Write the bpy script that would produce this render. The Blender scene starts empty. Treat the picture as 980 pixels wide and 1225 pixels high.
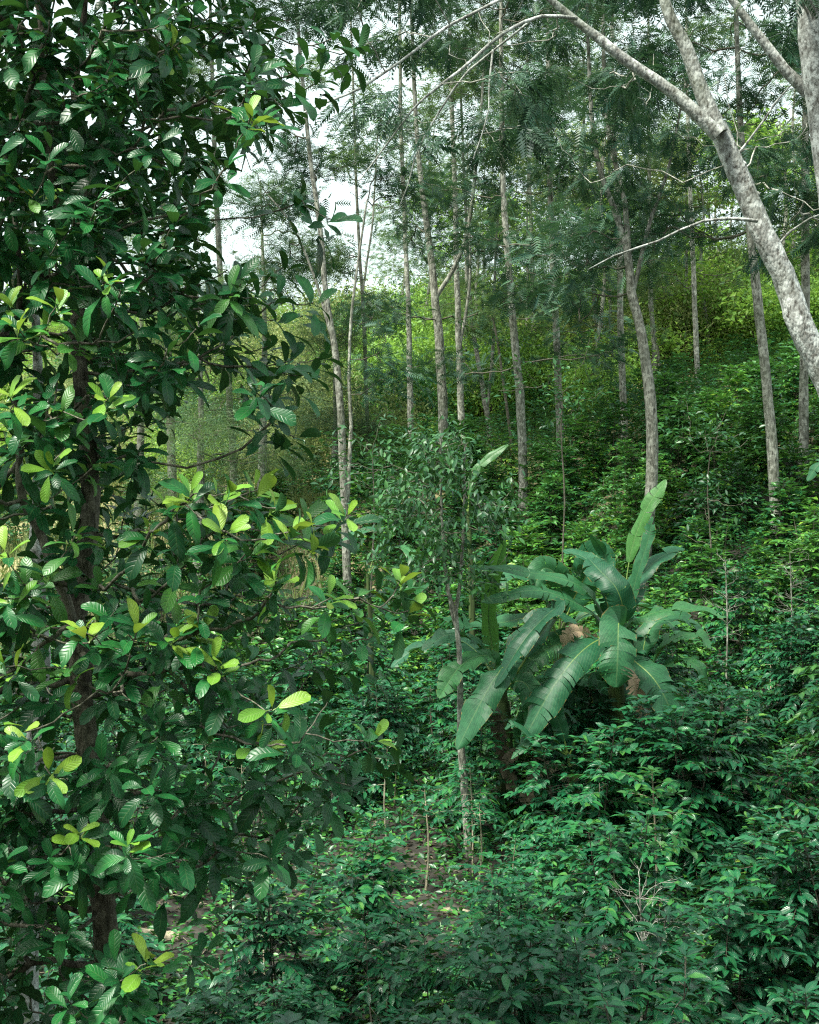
import bpy, math
import numpy as np
from mathutils import Matrix, Vector
SC = bpy.context.scene
COL = SC.collection
R = np.random.default_rng(11)
PI = math.pi
F = 1600.0                     # focal length in photograph pixels (980 x 1225)

# ------------------------------------------------------------ camera, sky, sun
cam_d = bpy.data.cameras.new('camera'); cam = bpy.data.objects.new('camera', cam_d); COL.objects.link(cam)
cam_d.sensor_fit = 'VERTICAL'; cam_d.sensor_height = 36; cam_d.lens = 36 * F / 1225
cam.location = (0, 0, 0); cam.rotation_euler = (PI / 2, 0, 0)
cam_d.clip_start = 0.1; cam_d.clip_end = 5000
SC.camera = cam
SUN_EL, SUN_AZ = 60, -128       # azimuth measured from +Y (view direction) clockwise
w = bpy.data.worlds.new('World'); SC.world = w; w.use_nodes = True
nt = w.node_tree; nt.nodes.clear()
out = nt.nodes.new('ShaderNodeOutputWorld'); bg = nt.nodes.new('ShaderNodeBackground')
sky = nt.nodes.new('ShaderNodeTexSky'); sky.sky_type = 'NISHITA'; sky.sun_disc = False
sky.sun_elevation = math.radians(SUN_EL); sky.sun_rotation = math.radians(SUN_AZ)
sky.air_density = 1.0; sky.dust_density = 6.0; sky.ozone_density = 1.0
cl = nt.nodes.new('ShaderNodeMix'); cl.data_type = 'RGBA'; cl.inputs[0].default_value = 0.72
cl.inputs[7].default_value = (9.3, 10.9, 10.6, 1)     # even pale cloud cover
nt.links.new(sky.outputs[0], cl.inputs[6]); nt.links.new(cl.outputs[2], bg.inputs[0])
bg.inputs[1].default_value = 0.085
nt.links.new(bg.outputs[0], out.inputs[0])
sd = bpy.data.lights.new('sun', 'SUN'); sd.energy = 4.6; sd.angle = math.radians(14); sd.color = (1, .98, .86)
sun = bpy.data.objects.new('sun', sd); COL.objects.link(sun)
a, e = math.radians(SUN_AZ), math.radians(SUN_EL)
to_sun = Vector((math.sin(a) * math.cos(e), math.cos(a) * math.cos(e), math.sin(e)))
sun.rotation_euler = to_sun.to_track_quat('Z', 'Y').to_euler()
SC.view_settings.view_transform = 'Standard'; SC.view_settings.look = 'None'
SC.view_settings.exposure = 1.05; SC.view_settings.gamma = 1
SC.cycles.use_denoising = False; SC.cycles.filter_width = 1.2; SC.cycles.max_bounces = 7; SC.cycles.diffuse_bounces = 2; SC.cycles.glossy_bounces = 2
SC.cycles.transmission_bounces = 4; SC.cycles.transparent_max_bounces = 6; SC.cycles.volume_bounces = 0

# ------------------------------------------------------------ small maths
def P(px, py, y): return np.array([(px - 490) / F * y, y, (612.5 - py) / F * y])
def nrm(v):
    v = np.asarray(v, float); return v / np.maximum(np.linalg.norm(v, axis=-1, keepdims=True), 1e-9)
def frames(d, n):
    """(K,3,3) matrices whose columns are side, direction, normal"""
    d = nrm(d); s = nrm(np.cross(d, n)); n2 = np.cross(s, d)
    return np.stack([s, d, n2], axis=-1)
def rnd_dirs(k, r=R):
    v = r.normal(size=(k, 3)); return nrm(v)
def smooth(pts, n):
    """Catmull-Rom resampling of a list of points (any dimension)"""
    p = np.asarray(pts, float)
    if len(p) == 2: t = np.linspace(0, 1, n)[:, None]; return p[0] * (1 - t) + p[1] * t
    q = np.vstack([2 * p[0] - p[1], p, 2 * p[-1] - p[-2]])
    u = np.linspace(0, len(p) - 1, n); i = np.minimum(u.astype(int), len(p) - 2); t = (u - i)[:, None]
    a, b, c, d = q[i], q[i + 1], q[i + 2], q[i + 3]
    return .5 * (2 * b + (c - a) * t + (2 * a - 5 * b + 4 * c - d) * t ** 2 + (3 * b - a - 3 * c + d) * t ** 3)

class Geo:
    def __init__(s): s.v, s.q, s.t, s.a, s.n = [], [], [], [], 0
    def add(s, v, q=None, t=None, a=None):
        v = np.asarray(v, float).reshape(-1, 3)
        if q is not None and len(q): s.q.append(np.asarray(q) + s.n)
        if t is not None and len(t): s.t.append(np.asarray(t) + s.n)
        s.v.append(v); s.a.append(np.zeros((len(v), 3)) if a is None else np.asarray(a, float).reshape(-1, 3)); s.n += len(v)
    def inst(s, tpl, M, pos, rnd=None):
        """many copies of a template: M (K,3,3), pos (K,3)"""
        K = len(pos)
        if K == 0: return
        if rnd is None: rnd = R.random(K)
        v = np.einsum('kij,nj->kni', M, tpl.V) + np.asarray(pos)[:, None, :]
        a = np.broadcast_to(tpl.A, (K,) + tpl.A.shape).copy(); a[..., 2] = np.asarray(rnd)[:, None]
        n = len(tpl.V); off = (np.arange(K) * n)[:, None, None]
        q = (tpl.Q[None] + off).reshape(-1, 4) if len(tpl.Q) else None
        t = (tpl.T[None] + off).reshape(-1, 3) if len(tpl.T) else None
        s.add(v.reshape(-1, 3), q, t, a.reshape(-1, 3))
    def tube(s, pts, rad, sides=6, rough=0.0, rnd=None, cap=False):
        p = np.asarray(pts, float); rad = np.broadcast_to(np.asarray(rad, float), (len(p),))
        if rnd is None: rnd = R.random()
        tan = nrm(np.gradient(p, axis=0)); ref = np.array([1., 0.13, 0.07])
        if abs(np.dot(tan[0], nrm(ref))) > .9: ref = np.array([0, 1., .1])
        b = nrm(np.cross(tan, ref)); c = np.cross(tan, b)
        th = np.arange(sides) / sides * 2 * PI
        rr = rad[:, None] * (1 + rough * R.normal(size=(len(p), sides)))
        v = p[:, None, :] + rr[..., None] * (np.cos(th)[None, :, None] * b[:, None] + np.sin(th)[None, :, None] * c[:, None])
        L = np.concatenate([[0], np.cumsum(np.linalg.norm(np.diff(p, axis=0), axis=1))])
        at = np.stack([np.broadcast_to(th / 2 / PI, rr.shape), np.broadcast_to(L[:, None], rr.shape), np.full(rr.shape, rnd)], -1)
        i = np.arange(len(p) - 1)[:, None] * sides; j = np.arange(sides)[None]; k = (j + 1) % sides
        q = np.stack([i + j, i + k, i + sides + k, i + sides + j], -1).reshape(-1, 4)
        s.add(v, q, None, at)
        if cap:
            n = len(p) * sides
            s.add(np.vstack([v[-1], p[-1:]]), None, [[m, (m + 1) % sides, sides] for m in range(sides)], None)
    def pack(s):
        s.V = np.vstack(s.v); s.A = np.vstack(s.a)
        s.Q = np.vstack(s.q) if s.q else np.zeros((0, 4), int); s.T = np.vstack(s.t) if s.t else np.zeros((0, 3), int)
        return s
    def mesh(s, name, mat, org=(0, 0, 0), sm=True):
        s.pack(); me = bpy.data.meshes.new(name)
        V = s.V - np.asarray(org, float)
        me.vertices.add(len(V)); me.vertices.foreach_set('co', V.astype(np.float32).ravel())
        loops = np.concatenate([s.Q.ravel(), s.T.ravel()]).astype(np.int32)
        me.loops.add(len(loops)); me.loops.foreach_set('vertex_index', loops)
        nq, ntr = len(s.Q), len(s.T)
        st = np.concatenate([np.arange(nq) * 4, nq * 4 + np.arange(ntr) * 3]).astype(np.int32)
        me.polygons.add(nq + ntr); me.polygons.foreach_set('loop_start', st)
        at = me.attributes.new('lc', 'FLOAT_VECTOR', 'POINT'); at.data.foreach_set('vector', s.A.astype(np.float32).ravel())
        me.update(calc_edges=True)
        me.polygons.foreach_set('use_smooth', np.full(nq + ntr, sm))
        me.materials.append(mat); return me

def link(name, data, parent=None, loc=None, M=None):
    o = bpy.data.objects.new(name, data)
    if parent is not None: o.parent = parent
    if M is not None: o.matrix_basis = M
    elif loc is not None: o.location = Vector([float(c) for c in loc])
    COL.objects.link(o); return o
def thing(name, label, cat, loc, group=None, data=None):
    o = link(name, data, None, loc); o['label'] = label; o['category'] = cat
    if group: o['group'] = group
    return o
def kind(o, k): o['kind'] = k; return o
def mat4(M3, pos, s=1.0):
    m = Matrix(((M3 * s).tolist())).to_4x4(); m.translation = Vector([float(c) for c in pos]); return m

# ------------------------------------------------------------ materials
def base_mat(name):
    m = bpy.data.materials.new(name); m.use_nodes = True; t = m.node_tree; t.nodes.clear()
    o = t.nodes.new('ShaderNodeOutputMaterial'); return m, t, o
def nd(t, typ, **kw):
    n = t.nodes.new(typ)
    for k, v in kw.items(): setattr(n, k, v)
    return n
def mth(t, op, a, b=None, c=None):
    n = nd(t, 'ShaderNodeMath', operation=op)
    for i, x in enumerate((a, b, c)):
        if x is None: continue
        if isinstance(x, (int, float)): n.inputs[i].default_value = x
        else: t.links.new(x, n.inputs[i])
    return n.outputs[0]
def ramp(t, fac, stops):
    r = nd(t, 'ShaderNodeValToRGB'); el = r.color_ramp.elements
    while len(el) < len(stops): el.new(0.5)
    for x, (p, c) in zip(el, stops): x.position = p; x.color = (*c, 1)
    t.links.new(fac, r.inputs[0]); return r.outputs[0]
def mixc(t, fac, a, b, bt='MIX'):
    n = nd(t, 'ShaderNodeMix', data_type='RGBA', blend_type=bt)
    if isinstance(fac, (int, float)): n.inputs[0].default_value = fac
    else: t.links.new(fac, n.inputs[0])
    for i, x in ((6, a), (7, b)):
        if isinstance(x, tuple): n.inputs[i].default_value = (*x, 1)
        else: t.links.new(x, n.inputs[i])
    return n.outputs[2]

def leaf_mat(name, stops, rough=.38, trans=.25, tcol=(.12, .3, .03), veins=10, vein=.25, spec=.5, bump=.3, under=.35, ribw=.035, edge=False):
    m, t, o = base_mat(name)
    at = nd(t, 'ShaderNodeAttribute', attribute_name='lc'); sep = nd(t, 'ShaderNodeSeparateXYZ'); t.links.new(at.outputs['Vector'], sep.inputs[0])
    u, v, rn = sep.outputs
    oi = nd(t, 'ShaderNodeObjectInfo')
    fac = mth(t, 'ADD', mth(t, 'MULTIPLY', rn, .62), mth(t, 'MULTIPLY', oi.outputs['Random'], .38))
    c = ramp(t, fac, stops)
    tc = nd(t, 'ShaderNodeTexCoord'); no = nd(t, 'ShaderNodeTexNoise'); no.inputs['Scale'].default_value = 22; no.inputs['Detail'].default_value = 3
    t.links.new(tc.outputs['Object'], no.inputs['Vector'])
    c = mixc(t, .5, c, ramp(t, no.outputs[0], [(.3, (.55, .55, .5)), (.7, (1.3, 1.35, 1.1))]), 'MULTIPLY')
    au = mth(t, 'ABSOLUTE', mth(t, 'SUBTRACT', u, .5))
    rib = mth(t, 'LESS_THAN', au, ribw)
    sv = mth(t, 'SINE', mth(t, 'MULTIPLY', mth(t, 'SUBTRACT', mth(t, 'MULTIPLY', v, veins), mth(t, 'MULTIPLY', au, veins * .45)), 2 * PI))
    svl = mth(t, 'POWER', mth(t, 'MULTIPLY_ADD', sv, .5, .5), 6)
    vf = mth(t, 'MULTIPLY', mth(t, 'MAXIMUM', mth(t, 'MULTIPLY', svl, .45), rib), vein)
    c = mixc(t, vf, c, (.3, .42, .16))
    if edge: c = mixc(t, mth(t, 'MULTIPLY', mth(t, 'GREATER_THAN', mth(t, 'MULTIPLY_ADD', no.outputs[0], .16, au), .578), .8), c, (.22, .16, .05))
    geo = nd(t, 'ShaderNodeNewGeometry')
    c = mixc(t, mth(t, 'MULTIPLY', geo.outputs['Backfacing'], under), c, (.16, .27, .14))
    bs = nd(t, 'ShaderNodeBsdfPrincipled'); t.links.new(c, bs.inputs['Base Color'])
    rg = mth(t, 'ADD', mth(t, 'MULTIPLY_ADD', no.outputs[0], .22, rough - .1), mth(t, 'MULTIPLY', geo.outputs['Backfacing'], .25))
    t.links.new(rg, bs.inputs['Roughness']); bs.inputs['Specular IOR Level'].default_value = spec
    if bump:
        bp = nd(t, 'ShaderNodeBump'); bp.inputs['Strength'].default_value = bump; bp.inputs['Distance'].default_value = .004
        t.links.new(mth(t, 'MULTIPLY', svl, -1.0), bp.inputs['Height']); t.links.new(bp.outputs[0], bs.inputs['Normal'])
    tr = nd(t, 'ShaderNodeBsdfTranslucent'); t.links.new(mixc(t, .55, c, tcol), tr.inputs[0])
    mx = nd(t, 'ShaderNodeMixShader'); mx.inputs[0].default_value = trans
    t.links.new(bs.outputs[0], mx.inputs[1]); t.links.new(tr.outputs[0], mx.inputs[2]); t.links.new(mx.outputs[0], o.inputs[0])
    return m
def bark_mat(name, dark, mid, light, scale=9, lich=.5, bump=.6, stretch=.25, tint=True):
    m, t, o = base_mat(name)
    tc = nd(t, 'ShaderNodeTexCoord'); mp = nd(t, 'ShaderNodeMapping'); mp.inputs['Scale'].default_value = (1, 1, stretch)
    t.links.new(tc.outputs['Object'], mp.inputs[0])
    n1 = nd(t, 'ShaderNodeTexNoise'); n1.inputs['Scale'].default_value = scale * 2.2; n1.inputs['Detail'].default_value = 7; n1.inputs['Roughness'].default_value = .68
    t.links.new(mp.outputs[0], n1.inputs['Vector'])
    n2 = nd(t, 'ShaderNodeTexNoise'); n2.inputs['Scale'].default_value = scale * .8; n2.inputs['Detail'].default_value = 5; n2.inputs['Roughness'].default_value = .65
    t.links.new(tc.outputs['Object'], n2.inputs['Vector'])
    v1 = nd(t, 'ShaderNodeTexVoronoi'); v1.inputs['Scale'].default_value = scale * 3.4; t.links.new(mp.outputs[0], v1.inputs['Vector'])
    c = ramp(t, n1.outputs[0], [(.36, dark), (.5, mid), (.68, light)])
    lf = ramp(t, n2.outputs[0], [(.5, (0, 0, 0)), (.57, (1, 1, 1))])
    c = mixc(t, mth(t, 'MULTIPLY', lf, lich), c, tuple(min(1, x * 1.5) for x in light))
    oi = nd(t, 'ShaderNodeObjectInfo'); n3 = nd(t, 'ShaderNodeTexNoise'); n3.inputs['Scale'].default_value = 1.7; n3.inputs['Detail'].default_value = 4; t.links.new(tc.outputs['Object'], n3.inputs['Vector'])
    if tint: c = mixc(t, 1.0, c, ramp(t, oi.outputs['Random'], [(0, (.72, .72, .68)), (.5, (1.0, 1.0, .93)), (1, (1.3, 1.3, 1.25))]), 'MULTIPLY')
    c = mixc(t, mth(t, 'MULTIPLY', ramp(t, n3.outputs[0], [(.5, (0, 0, 0)), (.66, (1, 1, 1))]), .45), c, (.06, .085, .035))
    c = mixc(t, .42 if tint else .12, c, ramp(t, v1.outputs[0], [(0, (1.1, 1.1, 1.1)), (.75, (.35, .35, .35))]), 'MULTIPLY')
    bs = nd(t, 'ShaderNodeBsdfPrincipled'); t.links.new(c, bs.inputs['Base Color']); bs.inputs['Roughness'].default_value = .88
    bs.inputs['Specular IOR Level'].default_value = .25
    bp = nd(t, 'ShaderNodeBump'); bp.inputs['Strength'].default_value = bump; bp.inputs['Distance'].default_value = .02
    t.links.new(mth(t, 'SUBTRACT', n1.outputs[0], v1.outputs[0]), bp.inputs['Height']); t.links.new(bp.outputs[0], bs.inputs['Normal'])
    t.links.new(bs.outputs[0], o.inputs[0]); return m

M = {}
M['broad'] = leaf_mat('broad_leaf', [(0, (.004, .042, .016)), (.45, (.010, .098, .030)), (.78, (.020, .150, .030)), (1, (.08, .25, .03))], rough=.34, trans=.12, vein=.1, veins=8, bump=.35, under=.1, spec=.3)
M['young'] = leaf_mat('young_leaf', [(0, (.045, .22, .03)), (.3, (.14, .34, .035)), (.65, (.20, .37, .04)), (1, (.31, .41, .05))], rough=.42, trans=.25, tcol=(.4, .55, .04), vein=.3, veins=9, bump=.3, under=.15)
M['fresh'] = leaf_mat('fresh_leaf', [(0, (.02, .12, .028)), (.6, (.045, .19, .035)), (1, (.12, .29, .04))], rough=.38, trans=.28, tcol=(.2, .42, .03), vein=.2, veins=9, bump=.4, under=.2)
M['coffee'] = leaf_mat('coffee_leaf', [(0, (.003, .044, .022)), (.55, (.006, .100, .043)), (.86, (.022, .165, .042)), (.97, (.09, .25, .04)), (1, (.35, .38, .05))], rough=.3, trans=.1, vein=.1, veins=8, bump=.5, spec=.42, under=.1)
M['slope'] = leaf_mat('slope_leaf', [(0, (.005, .05, .026)), (.5, (.016, .115, .038)), (.76, (.06, .22, .03)), (1, (.2, .36, .035))], rough=.36, trans=.15, vein=.05, bump=0, spec=.5, under=.12)
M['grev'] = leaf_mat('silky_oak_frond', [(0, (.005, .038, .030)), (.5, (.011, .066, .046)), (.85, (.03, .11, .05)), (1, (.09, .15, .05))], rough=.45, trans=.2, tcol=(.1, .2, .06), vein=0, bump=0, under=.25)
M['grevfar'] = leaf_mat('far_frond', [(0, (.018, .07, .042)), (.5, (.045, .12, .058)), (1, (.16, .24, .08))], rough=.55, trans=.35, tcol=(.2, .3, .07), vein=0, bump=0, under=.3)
M['bright'] = leaf_mat('bright_leaf', [(0, (.12, .28, .06)), (.5, (.22, .43, .075)), (.9, (.36, .54, .08)), (1, (.5, .52, .08))], rough=.45, trans=.4, tcol=(.3, .5, .04), vein=0, bump=0)
M['brush'] = leaf_mat('dry_brush_leaf', [(0, (.12, .19, .075)), (.45, (.26, .34, .13)), (.8, (.33, .36, .15)), (1, (.46, .43, .19))], rough=.6, trans=.42, tcol=(.3, .34, .08), vein=0, bump=0)
M['sapleaf'] = leaf_mat('sapling_leaf', [(0, (.006, .045, .022)), (.6, (.015, .085, .03)), (1, (.05, .17, .04))], rough=.42, trans=.15, vein=.05, bump=0, under=.12)
M['dead'] = leaf_mat('dead_leaf', [(0, (.04, .034, .025)), (.5, (.10, .082, .058)), (1, (.30, .25, .18))], rough=.75, trans=.15, tcol=(.4, .22, .1), veins=22, vein=.1, bump=.6, under=.1)
M['tan'] = leaf_mat('withered_leaf', [(0, (.36, .25, .17)), (1, (.52, .38, .27))], rough=.8, trans=.2, tcol=(.4, .25, .14), veins=26, vein=.15, bump=.6, under=.05)
M['banana'] = leaf_mat('banana_leaf', [(0, (.007, .062, .034)), (.5, (.012, .092, .045)), (1, (.032, .14, .048))], rough=.46, trans=.14, tcol=(.1, .35, .05), veins=24, vein=.16, bump=.12, spec=.36, under=.3, ribw=.022, edge=True)
M['bananafresh'] = leaf_mat('banana_leaf_fresh', [(0, (.025, .12, .035)), (1, (.05, .18, .04))], rough=.36, trans=.3, tcol=(.2, .45, .04), veins=30, vein=.25, bump=.5, under=.2, ribw=.022)
M['bark'] = bark_mat('silky_oak_bark', (.07, .068, .06), (.225, .225, .2), (.44, .445, .41), 11, .5)
M['barkpale'] = bark_mat('leaning_bark', (.085, .08, .07), (.30, .31, .29), (.46, .485, .465), 13, .75, .4, .5, False)
M['barkdark'] = bark_mat('broadleaf_bark', (.045, .042, .034), (.115, .108, .088), (.24, .235, .19), 16, .5)
M['twig'] = bark_mat('twig_bark', (.05, .045, .035), (.11, .10, .08), (.2, .19, .16), 20, .3, .3)
M['palestem'] = bark_mat('coffee_stem_bark', (.2, .17, .12), (.36, .32, .24), (.5, .46, .36), 20, .3, .3)
M['greenstem'] = leaf_mat('banana_stem', [(0, (.12, .2, .05)), (1, (.2, .3, .07))], rough=.45, trans=.0, vein=0, bump=0)
M['pseudo'] = bark_mat('banana_pseudostem', (.028, .034, .014), (.06, .095, .032), (.11, .17, .055), 5, .1, .4, .1)

# ------------------------------------------------------------ ground
ctl = [(-8, 0, -2.6), (0, 0, -1.75), (8, 0, -1.0), (-6, 5, -4.2), (0, 5, -3.9), (6, 5, -3.2), (-6, 8, -4.7), (0, 8, -4.6), (6, 8, -4.0),
       (-8, 12, -4.9), (0, 12, -4.65), (8, 12, -3.5), (0, 15.4, -4.5), (-2.6, 14.5, -4.5), (-8, 16, -4.8), (4.1, 16, -3.7), (9, 16, -2.2), (1.7, 18, -3.8), (-6, 19, -4.5),
       (0, 22, -3.0), (5.2, 22, -1.9), (-7, 23, -4.0), (4.6, 26, -.9), (7.4, 27, .35), (-1.45, 30, -1.7), (-8, 30, -3.0), (2.8, 33, .9), (.95, 36, 1.9),
       (5.8, 36, 2.4), (4.1, 36, 1.6), (9.2, 30, 2.3), (14, 30, 3.5), (12, 20, -.2), (-5.5, 41, 1.3), (-3.3, 42, .9), (-14, 42, -.3), (14, 42, 5.5), (-20, 20, -4.5), (22, 25, 3.2),
       (-7, 60, 5.8), (0, 60, 6.5), (8, 60, 7.6), (22, 60, 9.3), (-22, 60, 3.2), (-10, 80, 9.6), (4, 80, 10.4), (22, 80, 12), (-30, 80, 8.3),
       (0, 105, 12.2), (35, 105, 13), (-40, 105, 11.5), (-40, 30, -3), (45, 40, 7), (-20, -12, 2.5), (0, -12, 4), (20, -12, 5), (-35, 0, -3.5), (35, 0, 1.5)]
ctl += [(0, -26, 11), (-24, -26, 9), (24, -26, 13), (0, -40, 20), (-40, -40, 18), (45, -40, 22)]  # unseen hillside behind the camera, raised to block low sky light
CP = np.array(ctl, float); CP[(CP[:, 1] > 21) & (CP[:, 1] < 45), 2] -= .95
def phi(d): return np.where(d > 0, d ** 2 * np.log(np.maximum(d, 1e-6)), 0)
_n = len(CP); _D = np.linalg.norm(CP[:, None, :2] - CP[None, :, :2], axis=-1)
_A = np.zeros((_n + 3, _n + 3)); _A[:_n, :_n] = phi(_D) + np.eye(_n) * 1.5; _A[:_n, _n] = 1; _A[:_n, _n + 1] = CP[:, 0]; _A[:_n, _n + 2] = CP[:, 1]
_A[_n:, :_n] = _A[:_n, _n:].T
_W = np.linalg.solve(_A, np.concatenate([CP[:, 2], [0, 0, 0]]))
def H(x, y):
    x = np.atleast_1d(np.asarray(x, float)); y = np.atleast_1d(np.asarray(y, float)); sh = x.shape
    x, y = x.ravel(), y.ravel()
    xc = np.clip(x, -40, 45); yc = np.clip(y, -40, 105)
    z = np.zeros(len(x))
    for i in range(0, len(x), 20000):
        s = slice(i, i + 20000)
        d = np.hypot(xc[s, None] - CP[None, :, 0], yc[s, None] - CP[None, :, 1])
        z[s] = phi(d) @ _W[:_n] + _W[_n] + _W[_n + 1] * xc[s] + _W[_n + 2] * yc[s]
    z += .05 * np.sin(x * 1.7 + y * .6) * np.sin(y * 1.3 - x * .4) + .03 * np.sin(x * 4.1 - y * 3.3)
    far = np.maximum(y - 105, 0); z -= np.minimum(far * .04, 12)
    return z.reshape(sh)
def h1(x, y): return float(H(x, y)[0])

def axis(lo, hi, step, far):
    c = np.arange(lo, hi + 1e-6, step); g = step * 1.35 ** np.arange(1, 30); g = np.cumsum(g); g = g[g < far]
    return np.concatenate([lo - g[::-1], c, hi + g])
gx, gy = axis(-16, 16, .28, 3000), axis(2, 50, .28, 3000)
X, Y = np.meshgrid(gx, gy); Z = H(X, Y)
nx = len(gx); i, j = np.meshgrid(np.arange(len(gy) - 1), np.arange(nx - 1), indexing='ij'); b = (i * nx + j).ravel()
g = Geo(); g.add(np.stack([X, Y, Z], -1).reshape(-1, 3), np.stack([b, b + 1, b + nx + 1, b + nx], -1))
m, t, o = base_mat('forest_soil')
tc = nd(t, 'ShaderNodeTexCoord'); n1 = nd(t, 'ShaderNodeTexNoise'); n1.inputs['Scale'].default_value = 7; n1.inputs['Detail'].default_value = 9; n1.inputs['Roughness'].default_value = .7
n2 = nd(t, 'ShaderNodeTexNoise'); n2.inputs['Scale'].default_value = .5; n2.inputs['Detail'].default_value = 4
for n in (n1, n2): t.links.new(tc.outputs['Object'], n.inputs['Vector'])
c = ramp(t, n1.outputs[0], [(.35, (.015, .0145, .011)), (.55, (.036, .034, .026)), (.72, (.095, .09, .07))])
sp = nd(t, 'ShaderNodeSeparateXYZ'); t.links.new(tc.outputs['Object'], sp.inputs[0])
dry = ramp(t, mth(t, 'ADD', mth(t, 'MULTIPLY_ADD', sp.outputs[1], .05, -1.4), mth(t, 'MULTIPLY', n2.outputs[0], .6)), [(.4, (0, 0, 0)), (.75, (1, 1, 1))])
c = mixc(t, dry, c, ramp(t, n1.outputs[0], [(.3, (.2, .19, .08)), (.7, (.46, .4, .22))]))
bs = nd(t, 'ShaderNodeBsdfPrincipled'); t.links.new(c, bs.inputs['Base Color']); bs.inputs['Roughness'].default_value = .95
bp = nd(t, 'ShaderNodeBump'); bp.inputs['Strength'].default_value = .8; bp.inputs['Distance'].default_value = .06
t.links.new(n1.outputs[0], bp.inputs['Height']); t.links.new(bp.outputs[0], bs.inputs['Normal']); t.links.new(bs.outputs[0], o.inputs[0])
M['soil'] = m
kind(link('ground', g.mesh('ground', m)), 'structure')

# ------------------------------------------------------------ leaf templates
def leaf_tpl(L, W, n=4, fold=.25, droop=.3, shape='e', wave=0.0, stalk=.0, seed=0, twist=0):
    r = np.random.default_rng(seed); g = Geo(); t = np.linspace(0, 1, n + 1)
    if shape == 'o': t = 1 - (1 - t) ** 1.55
    if shape == 'e': f = np.sin(PI * t ** .9) ** .85
    elif shape == 'o': f = (t ** .9 * (1 - t) ** .42) / .56
    else: f = t ** .5 * (1 - t) ** .75 / .5
    f = np.clip(f, .03, 1.1); wd = W / 2 * f
    yy = stalk + L * t * (1 - .12 * droop); zz = -droop * L * t ** 2 * .55
    v = []; a = []
    for k in range(n + 1):
        wv = wave * W * r.normal()
        wv2 = wave * W * r.normal()
        tw = twist * t[k] * W
        v += [(-wd[k], yy[k], zz[k] + fold * wd[k] + wv - tw), (0, yy[k], zz[k]), (wd[k], yy[k], zz[k] + fold * wd[k] + wv2 + tw)]
        a += [(0, t[k], 0), (.5, t[k], 0), (1, t[k], 0)]
    q = []
    for k in range(n):
        b = 3 * k; q += [(b, b + 1, b + 4, b + 3), (b + 1, b + 2, b + 5, b + 4)]
    g.add(v, q, None, a)
    if stalk: g.add([(-.0025, 0, 0), (.0025, 0, 0), (0, stalk + .01, .001)], None, [(0, 1, 2)], [(.5, 0, 0)] * 3)
    return g.pack()
def tiny_tpl(L, W, fold=.25):
    g = Geo(); f = fold * W / 2
    g.add([(0, 0, 0), (-W / 2, L * .45, f), (0, L, -L * .12), (W / 2, L * .45, f)], None, [(0, 2, 1), (0, 3, 2)], [(.5, 0, 0), (0, .5, 0), (.5, 1, 0), (1, .5, 0)])
    return g.pack()
T_broad = [leaf_tpl(.158, .082, 5, .22, .35 + .25 * k, 'o', .035, .015, k, (k - 1) * .12) for k in range(4)]
T_young = [leaf_tpl(.125, .064, 6, .3, .3, 'o', .03, .012, 7), leaf_tpl(.145, .076, 6, .2, .6, 'o', .05, .012, 8)]
T_coffee = [leaf_tpl(.135, .056, 5, .25, .35 + .3 * k, 'e', .05, .008, 20 + k, (k - 1) * .15) for k in range(3)]
T_cofm = [leaf_tpl(.135, .058, 3, .25, .5, 'e', .0, .0, 30)]
T_small = [tiny_tpl(.11, .05)]
T_sap = [leaf_tpl(.12, .042, 3, .25, .35, 'e')]

def frond_tpl(L, pairs, pl, pw, droop=.4, lobed=False, seed=0):
    r = np.random.default_rng(seed); g = Geo()
    t = np.linspace(0, 1, 6); sp = np.stack([0 * t, L * t, -droop * L * t ** 2 * .6], -1)
    g.tube(sp, .0022 * (1 - .6 * t), 3, 0, 0)
    for k in range(pairs):
        s = .16 + .84 * (k + .5) / pairs; p = np.array([0, L * s, -droop * L * s * s * .6]); ln = pl * (1 - .62 * abs(s - .42) ** 1.1 * 1.6) * r.uniform(.85, 1.1)
        for sg in (-1, 1):
            d = nrm(np.array([sg * .78, .62, r.uniform(-.25, .05)])); sd_ = nrm(np.cross(d, (0, 0, 1.))) * pw / 2
            if lobed:
                for q0, q1, ww in ((.0, 1., 1.),):
                    tip = p + d * ln + np.array([0, 0, -.1 * ln])
                    mid = p + d * ln * .5
                    g.add([p, mid - sd_, tip, mid + sd_], [(0, 1, 2, 3)], None, [(.3, .5, 0)] * 4)
                for q0 in (.3, .55):
                    bp_ = p + d * ln * q0; d2 = nrm(d + np.array([-sg * .3, .9, 0])); e_ = bp_ + d2 * ln * .42
                    g.add([bp_, e_, bp_ + d * pw * 1.1], None, [(0, 1, 2)], [(.3, .5, 0)] * 3)
            else:
                tip = p + d * ln + np.array([0, 0, -.1 * ln])
                g.add([p - sd_ * .6, tip, p + sd_ * 1.2], None, [(0, 1, 2)], [(.3, .5, 0)] * 3)
    return g.pack()
T_frn = [frond_tpl(.25, 9, .085, .014, .5, True, k) for k in range(2)]
T_frm = [frond_tpl(.3, 6, .12, .024, .5, False, 5)]
# far fronds: a plain comb without the rachis tube
def comb_tpl(L, pairs, pl, pw, droop=.5):
    g = Geo()
    for k in range(pairs):
        s = .1 + .9 * (k + .5) / pairs; p = np.array([0, L * s, -droop * L * s * s * .6]); ln = pl * (1 - .5 * abs(s - .4))
        for sg in (-1, 1):
            d = nrm(np.array([sg * .8, .6, -.1])); g.add([p - [0, pw, 0], p + d * ln, p + [0, pw, 0]], None, [(0, 1, 2)], [(.3, .5, 0)] * 3)
    return g.pack()
T_comb = [comb_tpl(.38, 5, .15, .022)]
T_cmid = [comb_tpl(.36, 7, .13, .016), comb_tpl(.3, 6, .14, .018)]
T_needle = [comb_tpl(.3, 3, .2, .008, .9)]

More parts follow.
